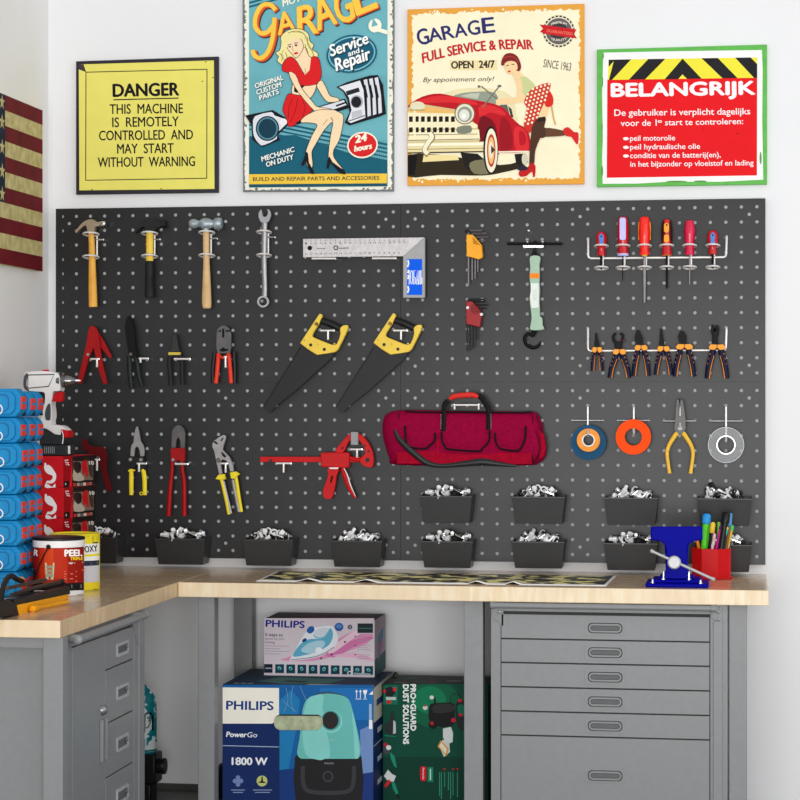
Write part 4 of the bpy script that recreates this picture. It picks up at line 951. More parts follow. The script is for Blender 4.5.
MB().plate(k([(633, 548), (640, 526), (652, 516), (668, 515), (682, 526), (690, 548), (690, 600), (686, 622), (636, 622), (632, 600)]), yy-.008, yy+.006, GREYDK).build('head', r, bevel=.002)
p = Print(front(yy-.008)); p.tf = (50, 190, 3.81)
p.poly([(656, 528), (664, 528), (664, 562), (656, 562)], (12, 12, 12)); p.rect(642, 534, 652, 540, (12, 12, 12)); p.rect(668, 534, 686, 540, (12, 12, 12)); p.poly([(644, 608), (652, 606), (656, 600), (664, 600), (668, 606), (678, 604), (680, 612), (664, 616), (650, 616)], (14, 14, 14)); p.build('die_slot', r)
for L, m_, rr_ in (([(628, 618), (620, 680), (621, 735)], BLACK, 2.0), ([(700, 616), (703, 680), (703, 738)], BLACK, 2.0), ([(642, 622), (638, 680), (632, 736)], M('orange_red_grip', (226, 52, 24), .4), 2.2), ([(680, 622), (686, 680), (690, 736)], M('orange_red_grip', (226, 52, 24), .4), 2.1)):
    MB().bar(k(L), yy+(.006 if m_ == BLACK else 0), rr_, m_, 12, .8).build('handle', r)
MB().bar(k([(638, 624), (660, 640), (684, 624)]), yy-.004, 1.3, M('orange_red_grip', (226, 52, 24), .4), 10).build('linkage', r)
jhook('white wire hook between the crimper handles', 224, 226, 357, 10, 225.5)
# ---------------- third row at left
r = thing('hose_cutter', P(98, 490, YT), 'dark red hand cutter partly hidden behind the red boxes', 'cutter')
MB().plate(catmull([(82, 441), (85, 438.5), (88, 443), (92, 446.5), (100, 446.8), (105, 449), (107, 456), (105.8, 466), (108, 476), (111.2, 489), (107.5, 491), (103.5, 480), (100, 466), (96, 456), (88, 452), (83, 449)], 3), yy-.008, yy+.006, REDD).build('body', r, bevel=.002)
MB().bar([(90, 450), (91, 466), (89, 488)], yy, [2.4, 2.2, 2], REDD, 12, .8).build('handle', r)
MB().turned(P(98, 458, yy-.008), (0, -1, 0), [(0, .007), (.003, .006)], GREYDK, 12).build('pivot', r)
jhook('white wire hook through the dark red hand cutter', 94, 99.5, 459.6, 11, 97)
r = thing('tin_snips', P(137, 497, YT), 'tin snips with grey pointed blades and yellow handles', 'snips')
k = lambda pts: K(120, 420, 8, pts)
MB().plate(k([(134, 50), (142, 56), (152, 100), (164, 170), (184, 200), (194, 240), (192, 290), (162, 292), (154, 240), (144, 218), (128, 214), (118, 230), (112, 292), (82, 290), (84, 232), (92, 200), (106, 180), (112, 120), (124, 66)]), yy-.006, yy+.006, GREYT).build('blades', r, bevel=.0015)
MB().plate(k([(82, 294), (190, 294), (194, 330), (204, 360), (200, 400), (170, 400), (140, 352), (110, 392), (82, 392), (92, 350), (74, 318)]), yy-.005, yy+.007, BLACK).build('pivot_plate', r, bevel=.0015)
for c in ((84, 316), (168, 318)): MB().turned(P(*k([c])[0], yy-.006), (0, -1, 0), [(0, .007), (.003, .006)], GREYT, 14).build('pivot', r)
for L in ([(90, 392), (90, 480), (90, 600)], [(184, 392), (196, 470), (198, 600)]):
    h = MB().bar(k(L), yy, [2.1, 2.3, 2.0], YELP, 12, .7).build('handle', r)
MB().plate(k([(62, 402), (118, 396), (118, 408), (66, 414)]), yy-.006, yy+.006, YELP).build('thumb_guard', r, bevel=.001)
MB().torus(P(*k([(170, 588)])[0], yy), (0, 1, 0), .0056, .0018, YELP, 16, 8).build('lock_loop', r)
jhook('white wire hook inside the yellow tin snips', 137, 146.5, 463.6, 8, 139)
r = thing('bolt_cutter', P(176, 516, YT), 'long red handled bolt cutter with dark grey jaws', 'bolt cutter')
MB().plate(k([(412, 100), (424, 66), (448, 44), (468, 39), (490, 46), (510, 70), (520, 104), (518, 226), (484, 228), (478, 160), (464, 136), (452, 160), (444, 226), (410, 224)]), yy-.009, yy+.006, GREYDK).build('jaws', r, bevel=.002)
MB().plate(k([(402, 230), (440, 224), (514, 224), (518, 260), (516, 330), (482, 336), (470, 322), (440, 330), (410, 330), (404, 290)]), yy-.011, yy+.008, REDP).build('joint_block', r, bevel=.002)
MB().bar(k([(420, 300), (416, 400), (400, 560), (388, 768)]), yy, [2.0, 1.9, 2.2, 2.4], REDP, 12, .75).build('handle', r)
MB().bar(k([(496, 300), (498, 400), (512, 500), (514, 768)]), yy, [2.0, 1.9, 2.2, 2.4], REDP, 12, .75).build('handle', r)
MB().turned(P(*k([(424, 318)])[0], yy-.011), (0, -1, 0), [(0, .006), (.003, .005)], GREYT, 12).build('pivot', r)
jhook('white wire hook through the bolt cutter', 175, 188, 464, 0)
r = thing('pliers', P(222, 514, YT), 'slip joint pliers with grey jaws and yellow handles', 'pliers')
k = lambda pts: K(200, 420, 8, pts)
MB().plate(k([(98, 186), (112, 165), (150, 138), (185, 118), (206, 126), (206, 150), (190, 200), (180, 238), (204, 262), (238, 300), (262, 360), (270, 412), (240, 414), (228, 360), (208, 326), (178, 316), (164, 336), (178, 430), (152, 436), (130, 340), (112, 250), (96, 212)]), yy-.006, yy+.007, GREYT).build('jaws', r, bevel=.0015)
for q_ in ([(108, 178), (120, 168), (144, 186), (136, 196)], [(162, 164), (186, 138), (190, 146), (172, 170)], [(168, 256), (178, 256), (210, 290), (200, 302), (180, 288)]): MB().plate(k(q_), yy-.0068, yy-.006, BLACKT).build('jaw_slot', r)
MB().turned(P(*k([(146, 322)])[0], yy-.006), (0, -1, 0), [(0, .009), (.004, .008)], GREYDK, 14).build('pivot', r)
for L, G in (([(160, 450), (178, 500), (206, 620), (232, 755)], [(186, 490), (216, 620), (248, 748)]), ([(282, 440), (294, 500), (312, 620), (332, 735)], [(262, 480), (286, 610), (312, 735)])):
    h = MB().bar(k(L), yy, [1.9, 1.8, 1.8, 1.6], YELP, 12, .8).build('handle', r)
    MB().bar(k(G), yy, [1.5, 1.5, 1.4], GREYT, 10, .7).build('inner_grip', h)
for q_ in ([(146, 438), (196, 432), (204, 474), (162, 480), (122, 472)], [(238, 420), (286, 412), (318, 432), (292, 452), (280, 470), (246, 466)]): MB().plate(k(q_), yy-.009, yy+.008, YELP).build('grip_collar', r, bevel=.0015)
jhook('white wire hook between the slip joint pliers handles', 221, 227, 463.5, 9, 225.6)
# red clamp
k = lambda pts: K(220, 410, 4, pts)
r = thing('trigger_clamp', P(320, 499, YT), 'red trigger clamp lying level with a grey pad', 'clamp')
MB().plate(k([(160, 187), (560, 187), (560, 209), (160, 208)]), yy-.003, yy+.006, REDC).build('bar', r, bevel=.001)
MB().plate(k([(402, 174), (410, 170), (512, 170), (518, 176), (516, 228), (508, 232), (404, 228)]), yy-.016, yy+.012, REDC).build('body', r, bevel=.003)
ar = MB().plate(k(catmull([(458, 168), (475, 142), (500, 112), (524, 92), (552, 92), (580, 114), (602, 148), (614, 185), (612, 222), (600, 231), (572, 222), (560, 208), (560, 192), (576, 180), (580, 160), (566, 134), (548, 118), (530, 118), (512, 132), (500, 160), (486, 172)], 2)), yy-.010, yy+.010, REDC).build('jaw_arm', r, bevel=.002)
MB().bar(k([(508, 186), (545, 200), (590, 200)]), yy-.001, 1.9, REDC, 10).build('lower_jaw', r)
for c, rr_ in (((590, 200), .008), ((594, 165), .0045), ((580, 142), .004), ((490, 152), .0045)): MB().turned(P(*k([c])[0], yy-.0105), (0, -1, 0), [(0, rr_), (.001, rr_*.9)], BLACK, 14).build('rivet_hole', ar)
MB().turned(P(*k([(202, 203)])[0], yy-.003), (0, -1, 0), [(0, .006), (.004, .005)], DARKSTEEL, 14).build('stop_pin', r)
MB().plate(k([(523, 88), (551, 88), (551, 140), (523, 140)]), yy-.024, yy+.006, M('grey_pad_rubber', (150, 150, 152), .6)).build('clamp_pad', r, bevel=.002)
MB().plate(k(catmull([(432, 232), (474, 234), (466, 262), (462, 290), (454, 330), (446, 352), (428, 356), (414, 346), (412, 322), (424, 288), (432, 262)], 3)), yy-.012, yy+.010, REDC, [k([(444, 266), (454, 262), (446, 290), (440, 292)])]).build('grip', r, bevel=.003)
MB().bar(k([(488, 232), (500, 266), (520, 316), (542, 352)]), yy, [2.0, 2.3, 2.3, 1.4], REDC, 14, .9).build('trigger', r)
MB().bar(k([(496, 233), (510, 262), (522, 300), (542, 346)]), yy-.012, [.5, .6, .6, .3], WHITEP, 8).build('trigger_edge', r)
MB().plate(k([(434, 230), (476, 230), (470, 236), (440, 236)]), yy-.018, yy-.010, WHITEP).build('release_lever', r, bevel=.001)
jhook('white wire hook under the bar of the red clamp', 276.5, 291, 463.4, 9, 283.6)
jhook('white wire hook inside the arch of the red clamp', 350.5, 362, 449.4, 8, 357)
# red bag
k = lambda pts: K(380, 385, 4.706, pts)
BAG = M('crimson_nylon', (144, 3, 54), .85, 0, .16, 90, .08, bump=.4); BAG2 = M('scarlet_nylon', (160, 6, 40), .85, 0, .2, 90, .08, bump=.4)
PIPE = M('black_webbing', (14, 8, 12), .6, 0, .1, 90, .15)
r = thing('tool_bag', P(465, 467, YT), 'long crimson nylon tool bag with three front pockets', 'bag')
body = [(12, 190), (20, 152), (44, 130), (118, 118), (400, 122), (700, 126), (742, 138), (764, 180), (770, 230), (784, 300), (776, 344), (745, 368), (700, 378), (400, 380), (78, 376), (44, 344), (26, 290), (14, 240)]
c = [(x*1.0, y) for x, y in catmull(body, 3)]
def inflate(px, y0, depth, mat, steps=5, cen=None):
    px = px[:]; m = MB(); cx = sum(p[0] for p in px)/len(px); cy = sum(p[1] for p in px)/len(px); n = len(px); vs = []; fs = []
    xs = [p[0] for p in px]; hw = (max(xs)-min(xs))/2; hh = (max(p[1] for p in px)-min(p[1] for p in px))/2; t0 = min(hw, hh)
    for s in range(steps+1):
        a = s/steps*pi/2; ins = (1-cos(a))*t0*.55; y = y0-depth*sin(a)
        for u, v in px:
            uu = cx+(u-cx)*(1-ins/hw); vv = cy+(v-cy)*(1-ins/hh); vs.append(P(uu, vv, y))
    for s in range(steps):
        for i in range(n):
            j = (i+1) % n; fs.append((s*n+i, s*n+j, (s+1)*n+j, (s+1)*n+i))
    o = steps*n; L = [[vs[o+i] for i in range(n)]]
    for t in tessellate_polygon(L): fs.append(tuple(o+i for i in t))
    vs2 = [P(u, v, y0+.02) for u, v in px]; b = len(vs); vs += vs2
    for i in range(n): fs.append((i, (i+1) % n, b+(i+1) % n, b+i))
    for t in tessellate_polygon([vs2]): fs.append(tuple(b+i for i in t))
    m.add(vs, fs, mat); return m
YG = YB-.03
inflate(k(c), YG, .045, BAG).build('bag_body', r)
YGF = YG-.045
for q_ in ([(118, 190), (122, 292), (236, 300), (260, 224)], [(290, 222), (302, 300), (486, 312), (516, 216)], [(542, 224), (552, 300), (668, 310), (686, 192)]):
    U = q_[:]; full = [U[0], (U[0][0]+2, (U[0][1]+U[1][1])/2), (U[1][0]+4, U[1][1]-12), (U[1][0]+22, U[1][1]+2), (U[2][0]-24, U[2][1]), (U[2][0]-4, U[2][1]-14), (U[3][0]-3, (U[3][1]+U[2][1])/2), U[3]]
    o = inflate(k(full), YGF+.014, .016, BAG, 3).build('pocket', r)
    MB().bar(k(full), YGF-.004, 1.0, PIPE, 8, 1, 3).build('pocket_piping', o)
MB().plate(k([(268, 260), (280, 262), (276, 350), (264, 348)]), YGF-.004, YGF+.01, BAG2).build('pocket_seam', r)
MB().plate(k([(80, 316), (262, 312), (300, 322), (500, 326), (550, 318), (712, 322), (714, 372), (500, 376), (78, 370)]), YGF-.0015, YGF+.01, BAG2).build('lower_panel', r, bevel=.001)
MB().bar(k([(118, 122), (200, 128), (400, 128), (600, 130), (716, 128)]), YG-.028, .8, PIPE, 8).build('zip', r)
for L in ([(88, 130), (90, 200), (82, 300), (78, 370)], [(716, 134), (720, 200), (716, 300), (722, 376)], [(734, 140), (756, 200), (760, 226)], [(728, 210), (746, 260), (748, 320), (724, 366)]): MB().bar(k(L), YG-.038, .45, PIPE, 6).build('seam_piping', r)
MB().plate(k([(740, 210), (772, 230), (782, 300), (770, 340), (744, 352), (756, 300), (752, 250)]), YG-.04, YG-.02, BAG2).build('end_pocket', r, bevel=.004)
for L in ([(298, 218), (300, 150), (303, 96), (320, 72)], [(510, 212), (512, 150), (508, 112), (476, 60), (460, 50)]):
    MB().bar(k(L), YGF-.001, [2.5]*len(L), PIPE, 8, .25).build('carry_strap', r)
MB().bar(k([(328, 66), (348, 54), (400, 48), (440, 48), (460, 58)]), YGF-.002, [2.0, 2.7, 2.8, 2.7, 2.0], M('coral_red_grip_pad', (214, 44, 36), .6, 0, .1), 14).build('grip_pad', r)
MB().bar(k([(70, 210), (84, 246), (120, 286), (170, 330), (220, 366), (290, 380), (400, 370), (480, 362), (560, 372), (640, 380)]), YGF-.006, [1.2, 2.4, 3.0, 3.2, 2.9, 2.0, 2.8, 3.6, 2.4, 1.2], M('shiny_black_strap', (20, 20, 22), .35), 8, .25).build('shoulder_strap', r)
for u, v in ((287, 160), (522, 160)):
    q = MB()
    for i in range(9): q.turned(P(*k([(u, v-20+i*8)])[0], YGF-.008), (0, -1, 0), [(0, .0012), (.0008, .001)], STEEL, 6)
    q.build('stitching', r)
h = jhook('white wire bracket carrying the crimson bag', 454.5, 478.5, 405, 0, wide=1, yy=YGF+.02)
for u in (454.5, 478.5): MB().tube([P(u, 404.6, YGF+.008), P(u, 409.5, YGF+.008)], .0036, IVORY, 8).build('bracket_tip', h)
# ---------------- tape rolls and pliers on cross hooks
def cross(label, u, v, ut, vt0, vt1):
    root = thing('cross_hook', P(u, v, YB-.01), label, 'hook', 'cross hooks for tape rolls')
    q = MB(); q.bar([(u-16.5, v), (u+16.5, v)], YB-.008, 1.3, STEEL, 12, 1, 1); q.build('crossbar', root)
    q = MB(); q.tube([P(ut, vt0, YB-.004), P(ut, vt0+1, YB-.016), P(ut, vt1-3, YB-.018), P(ut, vt1, YB-.035), P(ut, vt1+3, YB-.075), P(ut, vt1-1, YB-.082)], .0042, IVORY, 10); q.build('prong', root); return root
cross('cross shaped hook carrying the blue and orange tape roll', 587.6, 420.5, 587.8, 406, 431)
cross('cross shaped hook carrying the bright orange tape roll', 633.4, 420.5, 633.8, 406.5, 430)
cross('cross shaped hook carrying the yellow handled pliers', 679.6, 421, 680, 406, 424)
cross('cross shaped hook carrying the clear tape roll', 726, 421, 726, 406, 438)
def roll(label, name, u, v, ro, ri, mat, y0, y1):
    root = thing(name, P(u, v+ro, (y0+y1)/2), label, 'tape roll')
    MB().plate(ell(u, v, ro, ro, 48), y0, y1, mat, [ell(u, v, ri, ri, 48)]).build('tape_wind', root, bevel=.0012); return root
TB = M('teal_blue_tape', (6, 74, 112), .5, 0, .05, 30, .15)
ro = roll('blue outer tape roll with an orange inner roll', 'tape_roll', 588.6, 442.6, 17.6, 9, TB, YB-.050, YB-.026)
MB().plate(ell(588.4, 440.2, 11.6, 11.6, 40), YB-.062, YB-.050, M('amber_tape', (244, 150, 30), .45), [ell(588.4, 440.2, 6.4, 6.4, 40)]).build('inner_roll', ro, bevel=.001)
MB().plate(ell(588.4, 440.2, 6.5, 6.5, 32), YB-.0635, YB-.03, WHITEP, [ell(588.4, 440.2, 5.4, 5.4, 32)]).build('core', ro)
roll('flat bright orange ring tape roll', 'tape_roll', 633.3, 437, 17.7, 8.6, M('vivid_orange_tape', (255, 78, 4), .55, 0, .03, 30, .12), YB-.058, YB-.030)
gl = M('clear_tape_film', (190, 194, 196), .15, 0, .01); gl.node_tree.nodes['Principled BSDF'].inputs['Alpha'].default_value = .22
ro = roll('clear transparent tape roll with a pale ring core', 'tape_roll', 726, 445, 17.8, 9.6, gl, YB-.050, YB-.034)
MB().plate(ell(726, 445, 9.7, 9.7, 40), YB-.0535, YB-.030, M('pearl_core', (226, 226, 226), .3, .3), [ell(726, 445, 8.3, 8.3, 40)]).build('core', ro, bevel=.001)
MB().torus(P(726, 445, YB-.05), (0, 1, 0), 17.7*pm(726), .0012, M('pale_rim', (200, 204, 204), .2), 48, 6).build('rim', ro)
k = lambda pts: K(560, 380, 3.64, pts)
r = thing('pliers', P(680, 474, YT), 'long nose pliers with curved mustard yellow handles, hung alone beside the tape rolls', 'pliers'); yy = YB-.055
MB().plate(k([(424, 72), (432, 70), (436, 110), (440, 70), (448, 74), (456, 130), (458, 176), (448, 196), (424, 196), (416, 178), (420, 130)]), yy-.006, yy+.006, GREYDK, [k([(432, 96), (440, 96), (441, 132), (432, 132)])]).build('jaws', r, bevel=.002)
MB().turned(P(680, 428, yy-.006), (0, -1, 0), [(0, .009), (.004, .008)], GREYT, 16).build('pivot', r)
for s in (-1, 1): MB().bar(k([(437+s*10, 192), (437+s*22, 208), (437+s*40, 238), (437+s*47, 264), (437+s*44, 300), (437+s*38, 340)]), yy, [2.4, 2.3, 2.0, 1.9, 1.8, 1.9], M('mustard_grip', (240, 190, 56), .4), 14, .8).build('handle', r)
# ================================================================ storage bins with hardware
BINM = M('black_bin_plastic', (40, 40, 41), .4, 0, .06, 60, .45)
YB1, YB2 = YB-.112, YB-.096
def make_bin(uL, uR, vt, uL2, uR2, vb, label):
    a, b = P(uL, vt, YB1), P(uR, vt, YB1); c, d = P(uL2, vb, YB2), P(uR2, vb, YB2)
    zt, zb = (a.z+b.z)/2, (c.z+d.z)/2; yk = YB-.003
    O = [(a.x, YB1, zt), (b.x, YB1, zt), (b.x, yk, zt+.004), (a.x, yk, zt+.004), (c.x, YB2, zb), (d.x, YB2, zb), (d.x, yk, zb), (c.x, yk, zb)]
    t = .0028
    I = [(a.x+t, YB1+t, zt), (b.x-t, YB1+t, zt), (b.x-t, yk-t, zt+.004), (a.x+t, yk-t, zt+.004), (c.x+t, YB2+t, zb+t), (d.x-t, YB2+t, zb+t), (d.x-t, yk-t, zb+t), (c.x+t, yk-t, zb+t)]
    fs = [(4,5,1,0), (5,6,2,1), (6,7,3,2), (7,4,0,3), (7,6,5,4)]
    fi = [(i[3]+8, i[2]+8, i[1]+8, i[0]+8) for i in fs]
    rim = [(0,1,9,8), (1,2,10,9), (2,3,11,10), (3,0,8,11)]
    m = MB(); m.add(O+I, fs+fi+rim, BINM)
    root = thing('storage_bin', ((a.x+b.x)/2, YB-.05, zb), label, 'bin', 'storage bins clipped to the pegboard')
    m.build('bin_tray', root, bevel=.0012)
    q = MB(); q.box((a.x-.0012, YB1-.0012, zt-.004), (b.x+.0012, YB1+.002, zt+.0012), BINM); q.build('bin_lip', root, bevel=.0008)
    return root
UB = [(420.6, 471, 496.3), (511.7, 564.7, 497), (604.8, 657.5, 498), (698, 751.5, 498.7)]
LB = [(69, 116.5, 537.6), (155, 203.6, 538.8), (242.5, 292.7, 539.8), (331.3, 381.2, 540.9), (421.2, 472, 541.5), (511.7, 564, 541.8), (604, 657.5, 543.5), (698, 751.5, 545)]
ul = ['of the upper row, under the crimson bag', 'of the upper row, second from the left', 'of the upper row, below the orange tape roll', 'of the upper row, below the clear tape roll']
ll = ['of the lower row, behind the yellow paint can', 'of the lower row, below the bolt cutter', 'of the lower row, left of the red clamp grip', 'of the lower row, right of the red clamp grip', 'of the lower row, under the crimson bag', 'of the lower row, under the second upper bin', 'of the lower row, just left of the blue vise', 'of the lower row, behind the red pen cup']
b0 = make_bin(511.7, 564.7, 497, 515.4, 562, 523.6, 'black bin '+ul[1])
A0 = P(511.7, 497, YB1); A1 = P(564.7, 497, YB1); cen = (A0+A1)/2
WHM = M('dull_white_zinc', (246, 246, 246), .35, .15, .03)
def pile(seed, wide=.066, n=46, hx=0, style=0):
    rg = random.Random(seed); m = MB()
    for i in range(n):
        x = rg.uniform(-wide, wide); y = rg.uniform(-.034, .042)
        hh = (.014+.020*(1-(x/wide)**2)*(1-(y/.06)**2)) + (hx*max(0, 1-abs(x+.045)/.03))
        z = rg.uniform(.0, hh); c = Vector((x, y, z)); ax = Vector((rg.uniform(-1, 1), rg.uniform(-.6, .6), rg.uniform(-.7, .8))).normalized()
        t = rg.random(); SIL = rg.choice((SILVER, WHM, WHM, WHM, CHROME, DARKSTEEL))
        if t < (.38 if style else .2): m.torus(c, ax, rg.uniform(.008, .013), .003, SIL, 14, 6)
        elif t < .55:
            L = rg.uniform(.024, .044); m.turned(c-ax*L/2, ax, [(0, .0045), (L, .0045)], SIL, 7); m.turned(c+ax*L/2, ax, [(0, .0085), (.007, .0085)], SIL, 6)
        elif t < .8:
            L = rg.uniform(.022, .040); m.turned(c-ax*L/2, ax, [(0, .0065), (L*.5, .007), (L*.55, .0095), (L, .0095)], SIL, 8)
        else:
            m.turned(c, ax, [(0, .010), (.007, .010)], DARKSTEEL if rg.random() < .5 else SIL, 6)
    return m
PM = []
def add_pile(x, z, v, label):
    if len(PM) <= v:
        o = pile(40+v, hx=(.03 if v == 3 else 0), style=v % 2).build('hardware_pile', loc=(0, 0, 0)); PM.append(o); 
    else:
        o = PM[v].copy(); COL.objects.link(o)
    o.location = (x, YB-.058, z-.002)
    tag(o, label, 'hardware', 'loose silver hardware in the bins', 'stuff')
k0 = 0
order = [('U', 0), ('U', 1), ('U', 2), ('U', 3)]+[('L', i) for i in range(8)]
for row, i in order:
    q = UB[i] if row == 'U' else LB[i]; lb = (ul if row == 'U' else ll)[i]
    c = (P(q[0], q[2], YB1)+P(q[1], q[2], YB1))/2
    if not (row == 'U' and i == 1): dup(b0, (c.x-cen.x, 0, c.z-cen.z), 'black bin '+lb)
    add_pile(c.x, c.z, (i if row == 'U' else (1, 0, 1, 2, 0, 2, 0, 1)[i]), 'loose silver bolts and fittings heaped in the bin '+lb)

# ================================================================ on the long bench
# folded print lying on the bench
FLp, FRp, BRp, BLp = Q(255.8, 581.4, HT), Q(606, 586.3, HT), Q(616.6, 576, HT), Q(277, 571.6, HT)
pr = M('black_and_gold_print', (14, 13, 13), .3, 0, .1, 9, rgb2=(250, 238, 160))
cr = pr.node_tree.nodes['Color Ramp']; cr.color_ramp.elements[0].position = .50; cr.color_ramp.elements[1].position = .545
pr.node_tree.nodes['Noise Texture'].inputs['Scale'].default_value = 13
root = thing('folded_poster', ((FLp+BRp)/2), 'long black and gold printed sheet with white edge lying along the bench', 'poster')
m = MB(); nx, ny = 120, 10; vs = []; fs = []; mi = []
for i in range(nx+1):
    for j in range(ny+1):
        a, b = i/nx, j/ny
        f_ = FLp.lerp(FRp, a); k_ = BLp.lerp(BRp, a); p_ = f_.lerp(k_, b); u = 256+360*a
        h = .0015
        for c_, s_ in ((311, 8), (371, 8), (485, 6), (522, 5)): h += .011*max(0, 1-abs(u-c_)/s_/1.6)*(1-b)**1.2
        vs.append((p_.x, p_.y, HT+h))
fw = []
for i in range(nx):
    for j in range(ny):
        a = i*(ny+1)+j; (fw if (i < 1 or i >= nx-1 or j < 1) else fs).append((a, a+ny+1, a+ny+2, a+1))
m.add(vs, fs, pr); m.add(vs, fw, M('white_paper_margin', (240, 240, 238), .4, 0, .01)); m.recalc = False
o = m.build('printed_sheet', root); sd = o.modifiers.new('thickness', 'SOLIDIFY'); sd.thickness = .0012; sd.offset = -1
# vise
VB = M('cobalt_blue_enamel', (2, 4, 146), .5, 0, .05, 20, .06)
Yv = -.612
r = thing('bench_vise', P(676, 586, Yv), 'cobalt blue bench vise with steel handle bar', 'vise')
r.location.z = HT; LOC[r.name] = Vector(r.location)
def zQ(v, Y): return P(676, v, Y).z
b = MB()
def hbox(u0, u1, z0, z1, y0, y1, m_): 
    a_, c_ = P(u0, 500, y0).x, P(u1, 500, y0).x; b.box((a_, y0, z0), (c_, y1, z1), m_)
zb1 = HT+.013
pts = [(645, 0), (648, -2.2), (703, -1.4), (708.6, 0.6), (706, 2), (680, 2.2), (648, 1.8)]
hbox(645.2, 708.6, HT, zb1, Yv, Yv+.19, VB); hbox(652, 701.5, zb1, zb1+.012, Yv+.02, Yv+.17, VB); hbox(659, 694, zb1+.012, zb1+.022, Yv+.04, Yv+.15, VB)
b.build('base', r, bevel=.005)
b = MB(); Yj = Yv+.03
k = lambda pts: K(640, 470, 6.154, pts)
b.plate(k([(66, 350), (384, 350), (386, 432), (340, 436), (312, 446), (296, 464), (288, 490), (287, 560), (292, 610), (304, 640), (322, 668), (130, 668), (148, 640), (158, 610), (161, 560), (160, 490), (152, 464), (138, 446), (118, 436), (66, 432)]), Yj, Yj+.035, VB); b.build('front_jaw', r, bevel=.004)
b = MB(); b.plate(k([(82, 356), (368, 356), (366, 430), (300, 440), (290, 660), (160, 660), (150, 440), (84, 430)]), Yj+.045, Yj+.10, VB); b.build('rear_jaw', r, bevel=.004)
b = MB(); b.plate(k([(78, 350), (374, 350), (374, 376), (78, 376)]), Yj+.034, Yj+.046, STEEL); b.build('jaw_plate', r, bevel=.001)
b = MB(); b.plate(k([(168, 470), (282, 470), (282, 560), (168, 560)]), Yj+.03, Yj+.13, VB); b.build('slide', r, bevel=.003)
c = P(*k([(211, 568)])[0], Yj-.035)
b = MB(); b.turned(c+Vector((0, .045, 0)), (0, -1, 0), [(0, .012), (.03, .013), (.034, .021), (.052, .0225), (.056, .018)], M('satin_silver_bar', (176, 176, 178), .4, .3), 22); b.build('screw_head', r)
b = MB(); A, B = P(*k([(78, 502)])[0], c.y), P(*k([(446, 670)])[0], c.y); b.tube([A, B], .0048, M('satin_silver_bar', (176, 176, 178), .4, .3), 12); d_ = (B-A).normalized()
for e, s in ((A, -1), (B, 1)): b.turned(e, d_*s, [(-.004, .0062), (.006, .0068), (.009, .004)], M('satin_silver_bar', (190, 190, 192), .3, .8), 12)
b.build('handle_bar', r)
for u, dy, h in ((652.5, .02, .014), (700.5, .02, .014), (663.5, .03, .03), (689, .03, .03)):
    x = P(u, 580, Yv+dy).x; z = HT+.012+(.012 if h > .02 else 0)
    MB().turned((x, Yv+dy, z), (0, 0, 1), [(0, .0075), (.005, .0075), (.0052, .0035), (h-.004, .0035), (h, .0025)], CHROME, 10).build('anchor_bolt', r)
# pen cup
CUPR = M('red_cup_plastic', (196, 4, 12), .45, 0, .05, 30, .2)
Yc_ = -.215; cc = P(711.6, 560, Yc_); RC_ = .0715; zt_ = P(711, 547.8, Yc_).z
m = MB(); N = 8; vs = []
for (r_, z) in ((RC_+.008, HT+.001), (RC_+.008, HT+.005), (RC_*.99, HT+.006), (RC_, zt_), (RC_-.004, zt_), (RC_-.005, HT+.012)):
    for i in range(N): an = 2*pi*(i+.38)/N; vs.append((cc.x+r_*cos(an), Yc_+r_*sin(an), z))
fs = [(a*N+i, a*N+(i+1) % N, (a+1)*N+(i+1) % N, (a+1)*N+i) for a in range(5) for i in range(N)]+[tuple(range(N))[::-1], tuple(range(5*N, 6*N))]
m.add(vs, fs, CUPR); o = m.build('pen_cup', loc=(cc.x, Yc_, HT), bevel=.0015); tag(o, 'red eight sided pen cup beside the blue vise', 'cup')
k = lambda pts: K(640, 470, 6.154, pts)
def pen(name, label, pts, dy, r0, mat, cap=None, capr=None, tip=None, lean=0):
    Y = Yc_+dy; q = k(pts); Y2 = Y
    root = thing(name, (P(*q[-1], Y).x, Y, HT+.02), label, 'pen')
    top, low = P(*q[0], Y), P(*q[-1], Y)
    low = top+(low-top)*((top.z-(HT+.02))/(top.z-low.z)); 
    lx = max(-1, min(1, (low.x-cc.x)/.05)); low.x = cc.x+lx*.05
    ax = (low-top).normalized(); L = (low-top).length
    MB().turned(top, ax, [(0, r0*.7), (.002, r0), (L-.008, r0), (L, r0*.4)], mat, 14).build('barrel', root)
    if cap:
        cl = (k([cap[1]])[0][1]-q[0][1])*pm(711, Y)
        MB().turned(top-ax*.002, ax, [(0, r0*.5), (.003, r0*.95), (.008, r0*1.2), (cl-.002, r0*1.24), (cl, r0*1.05)], cap[0], 16).build('cap', root)
    return root
pc = lambda n, c: M(n, c, .35, 0, .03)
pen('marker', 'fat lime green marker with a sky blue cap', [(412, 272), (398, 486)], .0, .0125, pc('lime_barrel', (92, 226, 40)), (pc('sky_cap', (40, 150, 228)), (408, 336)))
pen('marker', 'black marker with a yellow cap beside the lime marker', [(450, 324), (430, 484)], -.03, .0075, pc('ink_black_barrel', (16, 14, 16)), (pc('lemon_cap', (244, 204, 60)), (444, 392)))
pen('pen', 'red and white patterned pen', [(460, 388), (444, 486)], -.045, .0055, M('red_and_white_pattern', (180, 30, 36), .4, 0, .1, 160, rgb2=(240, 232, 232)))
pen('pen', 'thin lime pen standing behind the others', [(484, 320), (482, 480)], .02, .006, pc('lime_pen', (140, 206, 60)))
pen('pen', 'magenta pen with a violet end', [(504, 340), (470, 486)], -.035, .0062, pc('magenta_barrel', (206, 20, 140)), (pc('violet_cap', (86, 24, 130)), (496, 372)))
pen('marker', 'tall marker with a wide black cap', [(534, 260), (500, 486)], -.042, .012, pc('ink_black_barrel', (16, 14, 16)), (pc('jet_cap', (8, 8, 10)), (528, 330)))
